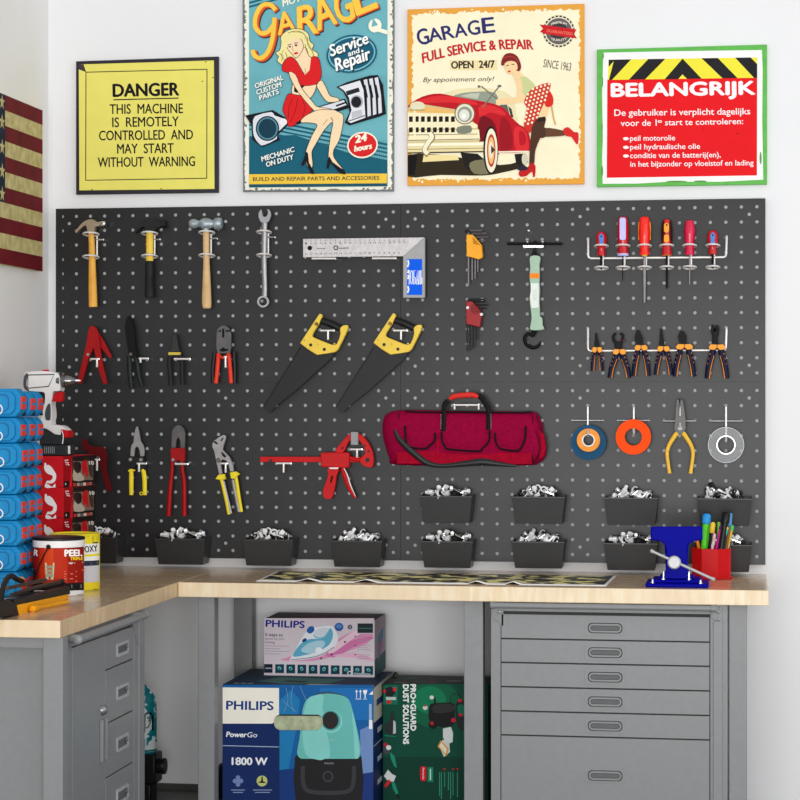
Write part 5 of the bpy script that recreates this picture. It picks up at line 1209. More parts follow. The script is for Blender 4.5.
pen('pen', 'turquoise pen leaning to the right', [(536, 352), (502, 486)], -.045, .0055, pc('turquoise_barrel', (40, 206, 170)), (pc('lemon_cap', (244, 204, 60)), (532, 364)))
pen('pen', 'brown pencil with a yellow tip leaning to the right', [(552, 350), (530, 486)], -.03, .0055, M('brown_pencil_paint', (130, 92, 40), .45))
pen('pen', 'pen with a green end at the right edge of the cup', [(568, 342), (536, 486)], -.02, .0058, pc('amber_barrel', (226, 180, 50)), (pc('leaf_cap', (70, 200, 110)), (562, 378)))
pen('pen', 'light blue pen behind the black capped marker', [(558, 266), (545, 480)], .03, .0065, pc('pale_blue_barrel', (90, 160, 220)))
pen('pen', 'orange pen leaning against the left rim', [(352, 436), (364, 486)], .01, .006, pc('orange_barrel', (240, 130, 30)))

# ================================================================ on the side bench
def cylmap(c, R_):
    def f(u, v, o):
        d = ray(u, v); dx, dy = d[0], d[1]; ox, oy = CX-c[0], CY-c[1]; RR = R_+o
        A = dx*dx+dy*dy; B = 2*(ox*dx+oy*dy); C = ox*ox+oy*oy-RR*RR; D = max(0, B*B-4*A*C); t = (-B-sqrt(D))/(2*A)
        return Vector((CX+dx*t, CY+dy*t, CZ+d[2]*t))
    return f
# bucket
Yk = -1.165; ck = P(58.8, 560, Yk); Rk = 24.2*pm(59, Yk); zk = lambda v: P(59, v, Yk-Rk).z
r = thing('paint_bucket', (ck.x, Yk, HT), 'white paint bucket with black lid and orange-red label reading PEEL', 'bucket')
zt_ = P(59, 547, Yk-Rk).z
MB().turned((ck.x, Yk, HT), (0, 0, 1), [(0, Rk-.004), (.003, Rk-.001), (zt_-HT, Rk)], WHITEP, 48).build('bucket_body', r)
MB().turned((ck.x, Yk, zt_-.004), (0, 0, 1), [(0, Rk), (.001, Rk+.002), (.022, Rk+.0025), (.023, Rk)], WHITEP, 48).build('rim_band', r)
MB().turned((ck.x, Yk, zt_+.018), (0, 0, 1), [(0, Rk+.001), (.002, Rk+.003), (.008, Rk+.003), (.010, Rk-.002), (.007, Rk-.010)], BLACK, 48).build('lid', r)
p = Print(cylmap((ck.x, Yk), Rk), .00004, .0006); p.tf = (30, 530, 10.667)
def band(y0, y1, col, x0=36, x1=576, sag=8):
    vs = []; n = 24
    for i in range(n+1):
        x = x0+(x1-x0)*i/n; s = sag*(1-((x-306)/270)**2); vs += [(x, y0+s), (x, y1+s)]
    p.raw(vs, [(2*i, 2*i+1, 2*i+3, 2*i+2) for i in range(n)], col)
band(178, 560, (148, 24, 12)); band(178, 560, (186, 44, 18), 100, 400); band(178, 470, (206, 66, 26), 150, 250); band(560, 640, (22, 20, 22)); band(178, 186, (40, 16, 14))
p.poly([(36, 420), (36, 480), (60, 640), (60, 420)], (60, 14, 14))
p.text('PEEL', (372, 280), (556, 276), 66, (248, 244, 240), .05); p.text('TRIPLE', (432, 322), (562, 318), 30, (250, 206, 40), .05); p.text('High-', (416, 362), (466, 359), 18, (244, 230, 226), .03); p.line([(474, 352), (564, 344)], 12, (236, 214, 210))
p.text('R', (40, 272), (82, 276), 62, (240, 240, 240), .04)
p.poly([(380, 392), (560, 436), (610, 400), (566, 420), (420, 384)], (232, 96, 30))
p.poly([(160, 350), (262, 350), (250, 530), (170, 526)], (198, 196, 160)); 
for a, b in ((380, 408), (420, 450), (462, 500)): p.rect(172, a, 244, b, (150, 152, 126))
for i in range(5): p.line([(364, 444+i*26), (500-(i % 2)*40, 442+i*26)], 8, (226, 130, 110))
for i in range(3): p.line([(440, 590+i*14), (552, 586+i*14)], 6, (150, 150, 150))
p.line([(480, 148), (560, 138)], 4, (90, 90, 90)); p.line([(500, 690), (560, 684)], 4, (120, 120, 120))
p.build('bucket_label', r)
q = MB(); cm = cylmap((ck.x, Yk), Rk); q.turned(cm(48.8, 546.8, 0), (-.25, -1, 0), [(-.002, .008), (.005, .0075), (.008, .005)], BLACK, 14); q.build('handle_knob', r)
q = MB(); q.tube([cm(48.8, 546.8, .006), cm(45.5, 552, .006), cm(40, 563, .006), cm(36.3, 573, .005), cm(34.4, 583, .005)], .0022, BLACK, 8); q.build('bail_wire', r)
# epoxy can
Yn = -.975; cn = P(75.2, 560, Yn); Rn = 23.7*pm(75, Yn)
r = thing('paint_can', (cn.x, Yn, HT), 'yellow and white paint can reading POXY behind the bucket', 'can'); zt_ = P(75, 534, Yn).z
YC = M('yellow_can_lacquer', (240, 218, 36), .35, .1, .03)
MB().turned((cn.x, Yn, HT), (0, 0, 1), [(0, Rn-.002), (.002, Rn), (zt_-HT, Rn)], YC, 48).build('can_body', r)
q = MB(); q.torus((cn.x, Yn, zt_), (0, 0, 1), Rn-.002, .0035, YC, 48, 8); q.turned((cn.x, Yn, zt_-.003), (0, 0, 1), [(0, Rn-.004), (.001, Rn-.006)], BLACK, 40); q.build('can_rim', r)
p = Print(cylmap((cn.x, Yn), Rn), .00004, .0006); p.tf = (30, 530, 10.667)
def vband(y0, y1, col, x0=420, x1=738):
    vs = []; n = 12
    for i in range(n+1):
        x = x0+(x1-x0)*i/n; s = -10*max(0, ((x-560)/180))**2; vs += [(x, y0+s), (x, y1+s)]
    p.raw(vs, [(2*i, 2*i+1, 2*i+3, 2*i+2) for i in range(n)], col)
vband(150, 330, (240, 240, 236)); vband(260, 284, (236, 220, 50)); vband(330, 384, (44, 50, 66)); vband(384, 560, (200, 198, 204)); vband(640, 652, (190, 176, 40))
p.text('POXY', (556, 244), (722, 226), 66, (16, 28, 44), .02); p.line([(574, 274), (726, 262)], 7, (130, 124, 50))
p.rect(664, 66, 722, 122, (206, 190, 40)); p.rect(670, 130, 724, 142, (30, 30, 40)); p.rect(678, 628, 720, 650, (60, 56, 30)); p.line([(600, 74), (636, 70)], 5, (190, 170, 40))
for i in range(3): p.line([(650, 350+i*10), (720, 344+i*10)], 4, (150, 156, 170))
p.build('can_label', r)
# blue cases
BLU1 = M('cyan_blue_case_plastic', (12, 132, 190), .45, 0, .06, 30); BLU2 = M('deep_blue_case_plastic', (8, 96, 150), .45, 0, .06, 30)
LRED = M('coral_red_insert', (226, 66, 56), .5, 0, .05)
YF0 = Q(10, 598, HT).y; XS = P(15.5, 500, YF0).x+.012
ch = (P(8, 391.5, YF0).z-HT)/8
ye_ = R(46.5, 500, XS).y; DC = (ye_-YF0)/3-.006
def case():
    w_, h_, c_ = .235, ch*.985, .016
    root = thing('tool_case', (XS-w_/2, YF0+DC/2, HT), '', 'case', 'blue plastic cases stacked on the side bench')
    def prof(x0, x1, z0, z1, c): return [(x0+c, z0), (x1-c, z0), (x1, z0+c), (x1, z1-c), (x1-c, z1), (x0+c, z1), (x0, z1-c), (x0, z0+c)]
    m = MB(); pr_ = prof(XS-w_, XS, HT+.0005, HT+h_, c_)
    m.slab([[Vector((x, YF0+.012, z)) for x, z in pr_]], Vector((0, DC-.026, 0)), BLU1); m.build('case_body', root, bevel=.004)
    m = MB(); m.slab([[Vector((x, YF0, z)) for x, z in prof(XS-w_+.014, XS-.014, HT+.008, HT+h_-.008, .014)]], Vector((0, .014, 0)), BLU1); m.build('front_cover', root, bevel=.003)
    m = MB(); m.slab([[Vector((x, YF0-.0012, z)) for x, z in prof(XS-w_+.03, XS-.032, HT+.016, HT+h_-.016, .010)], [Vector((x, YF0-.0012, z)) for x, z in prof(XS-w_+.033, XS-.035, HT+.019, HT+h_-.019, .009)]], Vector((0, .002, 0)), BLU2); m.build('cover_rib', root)
    zc = HT+h_/2
    m = MB(); m.box((XS-.002, YF0+DC*.24, zc-.018), (XS+.0035, YF0+DC*.80, zc+.018), LRED); o_l = m.build('side_latch', root, bevel=.002); MB().box((XS+.002, YF0+DC*.32, zc-.003), (XS+.0042, YF0+DC*.74, zc+.003), BLU1).build('latch_slot', o_l)
    m = MB(); m.box((XS-.11, YF0-.003, zc+.002), (XS-.072, YF0+.002, zc+.024), LRED); m.build('front_badge', root, bevel=.002)
    m = MB(); q_ = P(1.5, 411, YF0-.002); m.torus((XS-.066, YF0-.003, HT+.022), (0, 1, 0), .0135, .0022, WHITEP, 20, 6); o_ = m.build('front_emblem', root)
    m = MB(); m.slab([[Vector((XS-.006, YF0+DC-.02, HT+.004)), Vector((XS-.006, YF0+DC+.004, HT+.004)), Vector((XS-.006, YF0+DC-.002, HT+.034))]], Vector((-.05, 0, 0)), BLACK); m.build('gap_shade_wedge', root)  # black wedge standing in for the shade between neighbouring cases
    return root
c0 = case(); ords = ['bottom', 'second', 'third', 'fourth', 'fifth', 'sixth', 'seventh', 'top']
for lev in range(8):
    for row in range(3):
        nm = ('front', 'middle', 'rear')[row]
        lab = ('blue case with red latch, %s column of the stack, %s' % (nm, ('bottom one' if lev == 0 else 'topmost one' if lev == 7 else ords[lev]+' from the bottom')))
        if lev == 0 and row == 0: c0['label'] = lab; continue
        d_c = dup(c0, (random.Random(lev*3+row).uniform(-.003, .003)-row*.004, row*(DC+.006), lev*ch), lab)
        if lev == 7: d_c.scale = (1, 1, 1.13 if row == 0 else 1.03)
# red drill boxes
REDB = M('glossy_red_carton', (206, 10, 24), .4, 0, .03); BLKB = M('black_carton', (26, 20, 20), .4, 0, .05)
YR0 = Q(58, 580, HT).y; xr1 = P(72.4, 500, YR0).x; yr1 = R(95.2, 500, xr1).y; xr0 = P(40, 500, YR0).x-.03; hr = (P(58, 456, YR0).z-HT)/4
print('cases', YF0, XS, DC, ch, 'rear', YF0+3*(DC+.006), 'red', YR0, yr1, xr0, xr1, hr, 'bucket', ck, Rk, 'can', cn, Rn)
def carton():
    root = thing('power_tool_carton', ((xr0+xr1)/2, (YR0+yr1)/2, HT), '', 'box', 'red cartons stacked on the side bench')
    MB().box((xr0, YR0, HT+.0004), (xr1, yr1, HT+hr-.0008), REDB).build('carton', root, bevel=.001)
    p = Print(front(YR0)); zc = lambda v: v; p.tf = (30, 450+3*31, 8); d = .0
    base = P(58, 580, YR0); 
    p.tf = (30, 580-31.0-5.2, 8)        # artwork of one carton, drawn on the lowest
    WT = (250, 246, 246)
    p.poly([(270, 46), (344, 40), (318, 292), (270, 296)], (150, 8, 18)); p.poly([(272, 244), (318, 240), (314, 292), (272, 294)], (30, 14, 16))
    p.poly([(120, 96), (132, 100), (136, 116), (150, 112), (176, 130), (196, 160), (212, 190), (210, 226), (196, 250), (170, 262), (148, 258), (128, 262), (140, 238), (160, 240), (180, 226), (184, 200), (160, 190), (136, 176), (118, 150), (116, 120)], WT, 2)
    p.poly([(160, 130), (176, 146), (168, 150)], WT); p.poly([(124, 262), (150, 268), (178, 290), (204, 262), (208, 292), (140, 298), (120, 290)], WT)
    for a, b in ((280, 72), (296, 70), (284, 88), (300, 92), (290, 104), (306, 108)): p.rect(a, b, a+12, b+10, (240, 200, 200))
    p.rect(284, 258, 292, 276, (200, 190, 190)); p.build('front_artwork', root)
    p = Print(side(xr1)); p.map = lambda y, z, o: Vector((xr1+o, y, z)); p.raw([(YR0+.0005, HT+.001), (yr1-.0005, HT+.001), (yr1-.0005, HT+hr-.0015), (YR0+.0005, HT+hr-.0015)], [(0, 1, 2, 3)], (30, 22, 22)); p.map = side(xr1); p.tf = (30, 580-31.0-5.2, 8); 
    p.poly([(340, 44), (516, 20), (516, 262), (340, 294)], (34, 24, 24))
    p.poly([(346, 82), (506, 62), (508, 210), (346, 236)], (132, 114, 100)); p.poly([(350, 160), (380, 150), (430, 190), (430, 226), (350, 236)], (196, 184, 168), 2); p.poly([(350, 90), (404, 84), (410, 150), (380, 176), (352, 140)], (52, 36, 36), 2)
    p.poly([(424, 70), (458, 54), (462, 110), (472, 180), (456, 200), (444, 160), (430, 190), (420, 150), (414, 110)], (206, 26, 34), 1); p.poly([(470, 90), (500, 80), (504, 190), (478, 170)], (72, 58, 52), 2); p.poly([(392, 100), (412, 92), (408, 140), (396, 136)], (20, 14, 16))
    p.text('10', (478, 92), (514, 88), 30, (240, 236, 232), .03)
    for i, x in enumerate((348, 378, 404, 428, 452, 476)): p.poly([(x, 258-i*5), (x+22, 254-i*5), (x+22, 278-i*5), (x, 282-i*5)], [(214, 60, 60), (180, 170, 160), (120, 110, 104), (220, 214, 204), (206, 60, 50), (160, 120, 110)][i])
    p.build('side_artwork', root)
    return root
b1 = carton()
for k_ in range(4):
    lab = 'red tool carton with white slanted lettering, %s in its stack' % ('bottom one', 'second from the bottom', 'second from the top', 'topmost')[k_]
    if k_ == 0: b1['label'] = lab
    else: dup(b1, (random.Random(k_).uniform(-.002, .001), 0, k_*hr), lab)
# black accessory box and drill
zt4 = HT+4*hr
YD = YR0+.05
r = thing('battery_charger', P(57, 455, YD), 'low black charger box under the drill', 'charger'); r.location.z = zt4+.001; LOC[r.name] = Vector(r.location)
xa, xb = P(36, 450, YD).x, P(70.4, 450, YD).x; zd = P(57, 445, YD).z
MB().box((xa, YD-.04, zt4+.001), (xb, YD+.05, zd), M('charcoal_case_plastic', (38, 40, 42), .45)).build('charger_body', r, bevel=.003)
p = Print(front(YD-.04))
for i in range(6): p.line([(44.6+i*1.9, 446.6), (44.6+i*1.9, 453.4)], .7, (150, 154, 158))
p.rect(68, 445.8, 70.2, 453.8, (220, 222, 222)); p.build('charger_print', r)
k = lambda pts: K(0, 360, 6.667, pts)
r = thing('cordless_drill', P(55, 444.6, YD), 'white and red cordless drill with a silver chuck pointing right', 'drill'); r.location.z = zd+.001; LOC[r.name] = Vector(r.location)
DW = M('white_drill_shell', (236, 232, 230), .32, 0, .02, coat=.2)
MB().plate(k(catmull([(164, 96), (186, 80), (290, 74), (360, 82), (386, 92), (398, 120), (400, 176), (396, 206), (370, 206), (350, 214), (344, 250), (338, 290), (344, 330), (346, 380), (342, 430), (400, 436), (430, 452), (452, 484), (400, 500), (360, 492), (330, 470), (300, 455), (262, 448), (272, 400), (284, 350), (296, 290), (300, 240), (290, 214), (240, 208), (190, 206), (166, 190)], 2)), YD-.026, YD+.026, DW).build('shell', r, bevel=.008, bseg=3)
MB().plate(k(catmull([(154, 150), (162, 104), (184, 84), (180, 120), (176, 170), (196, 208), (176, 204), (158, 184)], 2)), YD-.028, YD+.028, M('graphite_trim', (70, 72, 76), .45)).build('rear_cap', r, bevel=.005)
p_ = [(186, 100), (362, 96), (324, 176), (186, 188)]
q = MB(); q.bar(k(p_+[p_[0]]), YD-.026, .55, M('graphite_trim', (70, 72, 76), .45), 8, 1, 1); q.build('trim_line', r)
MB().plate(k([(276, 72), (290, 64), (308, 63), (322, 72), (316, 80), (280, 80)]), YD-.010, YD+.010, REDC).build('speed_switch', r, bevel=.002)
MB().plate(k([(360, 226), (384, 212), (416, 212), (414, 260), (408, 280), (344, 276)]), YD-.014, YD+.014, REDC).build('trigger', r, bevel=.003)
MB().plate(k(catmull([(316, 300), (334, 296), (336, 380), (328, 402), (304, 396), (300, 350)], 3)), YD-.0285, YD-.02, M('graphite_trim', (70, 72, 76), .45)).build('grip_insert', r, bevel=.002)
MB().plate(k([(250, 212), (300, 216), (300, 262), (268, 300), (262, 250)]), YD-.02, YD+.02, BLACK).build('rear_grip', r, bevel=.004)
MB().plate(k([(262, 452), (300, 458), (332, 474), (362, 494), (402, 500), (410, 470), (424, 520), (414, 566), (262, 566)]), YD-.032, YD+.032, M('charcoal_case_plastic', (38, 40, 42), .45)).build('battery', r, bevel=.004)
MB().plate(k([(404, 462), (440, 466), (456, 490), (448, 520), (424, 516), (414, 490)]), YD-.034, YD+.034, REDC).build('battery_release', r, bevel=.003)
q = MB(); q.bar(k([(414, 470), (422, 510), (416, 560)]), YD-.033, .5, WHITEP, 8); q.build('battery_stripe', r)
a = P(*k([(388, 138)])[0], YD); s_ = pm(60, YD)/6.667
MB().turned(a, (1, 0, 0), [(0, 50*s_), (14*s_, 52*s_), (22*s_, 52*s_), (26*s_, 42*s_), (34*s_, 46*s_), (48*s_, 46*s_), (54*s_, 36*s_), (84*s_, 30*s_), (106*s_, 20*s_), (118*s_, 12*s_)], M('dark_chrome', (130, 128, 130), .22, .9, .1), 28).build('chuck', r)
MB().turned(a+Vector((114*s_, 0, 0)), (1, 0, 0), [(0, 10*s_), (16*s_, 8*s_), (36*s_, 4*s_)], SILVER, 12).build('bit', r)
# yellow and black frame tool
A, B = Q(7.5, 616, HT), Q(60.5, 599.6, HT); dh = (B-A).normalized(); nrm = Vector((dh.y, -dh.x, 0))
if nrm.y > 0: nrm = -nrm
def Vp(u, v, o=0):
    d = Vector(ray(u, v)); C0 = Vector((CX, CY, CZ)); A_ = A+nrm*o
    return C0+d*((A_-C0).dot(nrm)/d.dot(nrm))
k = lambda pts: K(0, 540, 7.27, pts)
r = thing('hand_tool', (A+B)/2, 'black and yellow framed hand tool lying on the side bench before the bucket', 'hand tool')
def vpl(pts, o, th, mat, name, bev=.0015):
    m = MB(); m.slab([[Vp(u, v, o) for u, v in k(pts)]], -nrm*th, mat); return m.build(name, r, bevel=bev)
YT2 = M('amber_yellow_tool_plastic', (244, 166, 18), .45, 0, .06)
vpl([(50, 478), (450, 394), (450, 430), (62, 553)], .0, .022, YT2, 'yellow_base')
vpl([(36, 430), (120, 420), (452, 334), (458, 392), (108, 480), (102, 496), (90, 478), (50, 474)], .006, .024, BLACK, 'black_frame')
vpl([(-140, 470), (-60, 430), (0, 436), (44, 470), (62, 556), (0, 550), (-120, 575)], .010, .034, BLACK, 'handle_block', .004)
def vt(pts, rpx, o, mat, name):
    m = MB(); q_ = catmull(k(pts), 4, False); m.tube([Vp(u, v, o) for u, v in q_], rpx*.0029, mat, 12); return m.build(name, r)
vt([(84, 402), (240, 352), (400, 312), (456, 298)], 2.3, .02, M('umber_rubber_tube', (62, 48, 44), .5), 'upper_tube')
vt([(50, 352), (180, 322), (330, 290)], 2.0, -.025, M('umber_rubber_tube', (62, 48, 44), .5), 'rear_tube')
vt([(452, 296), (468, 320), (462, 360), (440, 394)], 1.6, .012, BLACK, 'end_clip')
vt([(-60, 470), (0, 440), (20, 350), (50, 282), (84, 262), (120, 284), (160, 300)], 2.9, .016, BLACK, 'hook_handle')
m = MB(); cq = Vp(*k([(156, 300)])[0], .02); m.torus(cq, (-.5, -1, 0), .0115, .0022, YT2, 24, 8, -1.2, 1.9); m.build('yellow_ring', r)
vpl([(100, 400), (150, 380), (200, 384), (270, 372), (286, 384), (200, 402), (120, 420)], .026, .02, BLACK, 'clamp_shoe'); vpl([(236, 384), (262, 372), (284, 376), (270, 390), (244, 392)], .028, .004, WHITEP, 'size_label', .0005)
m = MB(); e0, e1 = Q(32, 609.4, HT+.008), Q(69, 601.8, HT+.008)
m.turned(e0, (e1-e0), [(-.004, .006), (0, .010), (.028, .010), (.034, .006), ((e1-e0).length*.9, .005), ((e1-e0).length, .003)], YT2, 16); o = m.build('sealant_nozzle'); o.location.z += .001
tag(o, 'loose orange nozzle lying against the black and yellow tool', 'nozzle')

# ================================================================ under the bench
# vacuum cleaner carton
YV = -.56
tl, tr = P(222.4, 684.2, YV), P(373.4, 688, YV); ztv = (tl.z+tr.z)/2; yvb = YV+.43
NVY = (16, 40, 92)
r = thing('vacuum_cleaner_carton', ((tl.x+tr.x)/2, YV+.18, 0), 'big blue vacuum cleaner carton reading PowerGo 1800 W', 'box')
CB = M('deep_blue_carton', (20, 52, 84), .4, 0, .15, 5); 
MB().box((tl.x, YV, .001), (tr.x, yvb, ztv), CB).build('carton', r, bevel=.002)
p = Print(front(YV), .00003); p.clip = (222.6, 684.6, 373.2, 860)
p.rect(222.6, 684.8, 373.4, 900, (20, 92, 156)); p.rect(320, 688, 373.4, 720, (30, 110, 178)); p.poly([(280, 700), (300, 700), (290, 760), (284, 800), (276, 800)], (28, 120, 176), 2); p.poly([(360, 730), (373, 724), (373, 800), (362, 800)], (110, 140, 190), 1)
p.rect(222.6, 722, 279.5, 900, NVY); p.rect(222.6, 770, 374, 900, (22, 50, 120)) if False else None
p.poly([(279.5, 770), (298, 768), (298, 900), (279.5, 900)], (20, 56, 120)); p.poly([(360, 774), (374, 772), (374, 900), (362, 900)], (30, 54, 120))
p.poly([(222.6, 687.4), (279, 688), (279, 716), (276, 721), (272, 723.6), (222.6, 723.6)], (240, 236, 222))
p.text('PHILIPS', (226.4, 709.4), (273.2, 710), 8.4, (20, 56, 128), .03); WT = (236, 238, 242)
p.text('Power', (226.2, 736.8), (246.2, 737.2), 5, WT, .03, .15); p.text('Go', (247, 737.2), (257, 737.4), 5, WT, 0, .1)
p.line([(222.6, 745.6), (279, 747)], .7, (170, 190, 214)); p.text('1800 W', (232, 764.8), (267.2, 765), 7.2, WT, .035)
p.oval(262, 781, 5.4, 5.4, (190, 196, 120)); p.poly([(257.6, 783), (261, 781), (261.6, 776.5), (262.8, 776.5), (263, 781), (266.6, 783)], (30, 40, 30)); 
for a, b in ((238, 777.6), (235, 781), (241, 781), (238, 784.4), (238, 781)): p.oval(a, b, 2.3, 2.3, (110, 130, 176))
for x0, x1 in ((231, 245), (253, 272)): p.line([(x0, 790), (x1, 790)], .9, (130, 146, 184)); p.line([(x0+2, 792.4), (x1-2, 792.4)], .9, (130, 146, 184))
for L in ([(286, 688), (288, 700), (284, 712)], [(293, 686), (291, 700), (294, 712)], [(300, 686), (306, 700)], [(282, 700), (296, 712)]): p.line(L, .5, (120, 150, 180), 3)
TQ = (104, 184, 178); TQ2 = (130, 204, 196); TQ3 = (72, 152, 150); DKV = (34, 34, 36)
k = lambda pts: K(300, 660, 8, pts)
p.poly(k([(110, 290), (150, 262), (220, 254), (300, 266), (366, 292), (350, 304), (120, 304)]), (60, 80, 90), 2)
p.poly([(295.8, 800), (293.5, 780), (295, 757), (300, 752), (355, 752), (361.5, 757), (363.6, 780), (362, 800), (362, 860), (296, 860)], DKV, 0)
p.poly(k([(-24, 740), (-6, 640), (10, 500), (20, 400), (50, 320), (110, 284), (220, 268), (330, 282), (390, 316), (420, 400), (450, 520), (478, 660), (484, 730), (470, 784), (400, 790), (60, 790), (0, 784)]), TQ, 2)
p.poly(k([(60, 320), (120, 286), (190, 280), (180, 380), (210, 560), (240, 780), (80, 786), (30, 700), (20, 500)]), TQ2, 2); p.poly(k([(414, 400), (440, 500), (470, 660), (474, 760), (440, 786), (430, 600)]), TQ2, 2); p.poly(k([(250, 500), (420, 420), (436, 700), (420, 786), (260, 788)]), TQ3, 2) if False else None
p.oval(331.4, 721.6, 11, 11.4, TQ2); p.oval(330.8, 720.6, 9.6, 10, TQ3); p.oval(330.4, 720.4, 8, 8.8, (44, 40, 42))
p.text('PHILIPS', (323, 741), (335, 741), 1.8, (150, 190, 190), .02); p.text('PHILIPS', (324.4, 764.2), (333.6, 764.2), 1.6, (150, 150, 156), .02)
p.line([(303, 766), (303.5, 784), (312, 792), (345, 792), (353, 784), (354, 766)], 4.2, (58, 58, 62), 4); p.oval(328, 776.5, 5.2, 5.4, (70, 70, 74)); p.oval(328, 776.5, 4, 4.2, (36, 36, 38))
for u in (356.6, 360.4): p.line([(u, 691.6), (u, 698)], .7, WT); p.poly([(u-1.4, 692), (u, 689.6), (u+1.4, 692)], WT)
p.line([(355.4, 699), (361.6, 699)], .6, WT); p.poly([(363, 690), (367.4, 690), (366.6, 693.4), (365.6, 695), (365.6, 698), (364.6, 698), (364.6, 695), (363.6, 693.4)], WT); p.line([(363.2, 699), (367, 699)], .6, WT); p.poly([(369, 694.6), (373, 690.6), (373, 694.6)], WT)
p.rect(369, 704, 371.6, 728.6, (150, 180, 214)); p.rect(369, 720, 372.4, 729, WT)
p.build('front_print', r)
m = MB(); hp = rrect(273.8, 714.6, 322.8, 730.2, 7.2, 6); m.plate(hp, YV-.0035, YV-.0006, M('pale_olive_card_flap', (150, 158, 126), .6, 0, .2, 40, rgb2=(186, 194, 160))); m.build('hand_hole_flap', r, bevel=.001)
m = MB(); m.plate([(275, 717), (280, 714.4), (318, 714.6), (322, 717), (318, 716), (280, 715.8)], YV-.0042, YV-.003, BLACK); m.build('hand_hole_edge', r)
p = Print(side(tr.x)); yy0, yy1 = YV+.002, yvb-.002
for a, b, c in ((ztv-.002, ztv-.122, (214, 208, 190)), (ztv-.122, .002, NVY)): p.map = lambda y, z, o: Vector((tr.x+o, y, z)); p.raw([(yy0, a), (yy0, b), (yy1, b), (yy1, a)], [(0, 1, 2, 3)], c)
p.raw([(yy0+.06, ztv-.05), (yy0+.06, ztv-.072), (yy1-.06, ztv-.072), (yy1-.06, ztv-.05)], [(0, 1, 2, 3)], (30, 60, 130)); p.raw([(yy0, ztv-.20), (yy0, ztv-.204), (yy1, ztv-.204), (yy1, ztv-.20)], [(0, 1, 2, 3)], (170, 190, 214))
for a in (.15, .25, .33): p.raw([(yy0+.08, ztv-a), (yy0+.08, ztv-a-.018), (yy1-.1, ztv-a-.018), (yy1-.1, ztv-a)], [(0, 1, 2, 3)], (190, 200, 216))
p.build('side_print', r)
p = Print(lambda x, y, o: Vector((x, y, ztv+o))); W_x = tr.x-tl.x
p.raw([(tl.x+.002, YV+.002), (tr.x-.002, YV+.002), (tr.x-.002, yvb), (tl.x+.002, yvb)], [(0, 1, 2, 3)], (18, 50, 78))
p.raw([(tl.x+W_x*.52, YV+.002), (tr.x-.004, YV+.002), (tr.x-.004, YV+.05), (tl.x+W_x*.56, YV+.06)], [(0, 1, 2, 3)], (206, 200, 182))
for i in range(9): p.raw([(tl.x+W_x*(.6+i*.042), YV+.022), (tl.x+W_x*(.622+i*.042), YV+.022), (tl.x+W_x*(.622+i*.042), YV+.032), (tl.x+W_x*(.6+i*.042), YV+.032)], [(0, 1, 2, 3)], (60, 60, 60))
p.raw([(tl.x+.10+.0*a, YV+.10) for a in (0,)]+[(tl.x+.20, YV+.05), (tl.x+.36, YV+.08), (tl.x+.40, YV+.2), (tl.x+.16, YV+.22)], [(0, 1, 2, 3, 4)], (60, 120, 112)); p.raw([(tl.x+.19, YV+.10), (tl.x+.27, YV+.09), (tl.x+.28, YV+.13), (tl.x+.2, YV+.14)], [(0, 1, 2, 3)], (20, 30, 34))
for i in range(3): p.raw([(tl.x+.03+i*.025, YV+.03), (tl.x+.046+i*.025, YV+.03), (tl.x+.052+i*.025, YV+.045), (tl.x+.036+i*.025, YV+.045)], [(0, 1, 2, 3)], (200, 206, 214))
p.build('top_print', r)
# iron carton
zb_ = ztv+.0012; YI = Q(264, 674.9, zb_).y
a, b = P(263.8, 618.4, YI), P(374.6, 621, YI); zi = (a.z+b.z)/2; yib = R(385.6, 640, b.x).y
r = thing('iron_carton', ((a.x+b.x)/2, (YI+yib)/2, zb_), 'pale pink steam iron carton on top of the vacuum cleaner carton', 'box')
MB().box((a.x, YI, zb_), (b.x, yib, zi), M('pale_pink_carton', (206, 196, 204), .4, 0, .03)).build('carton', r, bevel=.0015)
p = Print(front(YI), .00003); p.tf = (255, 600, 5.714); p.clip = (52, 104, 681, 442)
PK = (216, 204, 212)
p.rect(52, 100, 690, 445, PK); p.poly([(52, 360), (300, 330), (690, 300), (690, 445), (52, 445)], (222, 210, 218))
for q_, c in (([(180, 330), (300, 290), (440, 240), (600, 160), (676, 190), (640, 250), (540, 290), (460, 320), (320, 350), (150, 345)], (224, 150, 190)), ([(400, 300), (500, 250), (640, 210), (676, 220), (560, 270), (450, 330)], (212, 120, 172)), ([(440, 320), (560, 300), (670, 330), (676, 350), (560, 330)], (232, 180, 206)), ([(420, 290), (560, 180), (660, 150), (560, 220), (450, 300)], (238, 206, 220))): p.poly(q_, c, 2)
p.text('PHILIPS', (62, 152), (282, 160), 38, (28, 36, 140), .035)
p.text('3 ways to', (58, 206), (158, 208), 17, (70, 60, 84), .02); p.text('speed up your', (58, 226), (170, 228), 13, (120, 108, 130)); p.text('ironing', (58, 246), (112, 248), 13, (120, 108, 130), .01)
for i in range(4): p.line([(58, 262+i*15), (196-(i % 2)*50, 264+i*15)], 3, (160, 150, 166))
p.poly([(200, 340), (228, 290), (262, 226), (296, 180), (330, 160), (400, 148), (440, 150), (470, 196), (472, 240), (440, 280), (380, 318), (300, 338), (210, 346)], (236, 240, 246), 3)
p.poly([(216, 322), (250, 262), (300, 226), (352, 222), (392, 214), (430, 160), (446, 200), (420, 260), (340, 300), (280, 316)], (96, 176, 208), 3); p.poly([(262, 290), (300, 250), (360, 232), (400, 240), (380, 280), (320, 306)], (176, 216, 232), 3)
p.poly([(338, 180), (380, 160), (420, 164), (400, 200), (360, 214), (336, 206)], (214, 222, 232), 3, ); p.line([(336, 200), (352, 216), (396, 210), (428, 166)], 7, (120, 190, 214), 3)
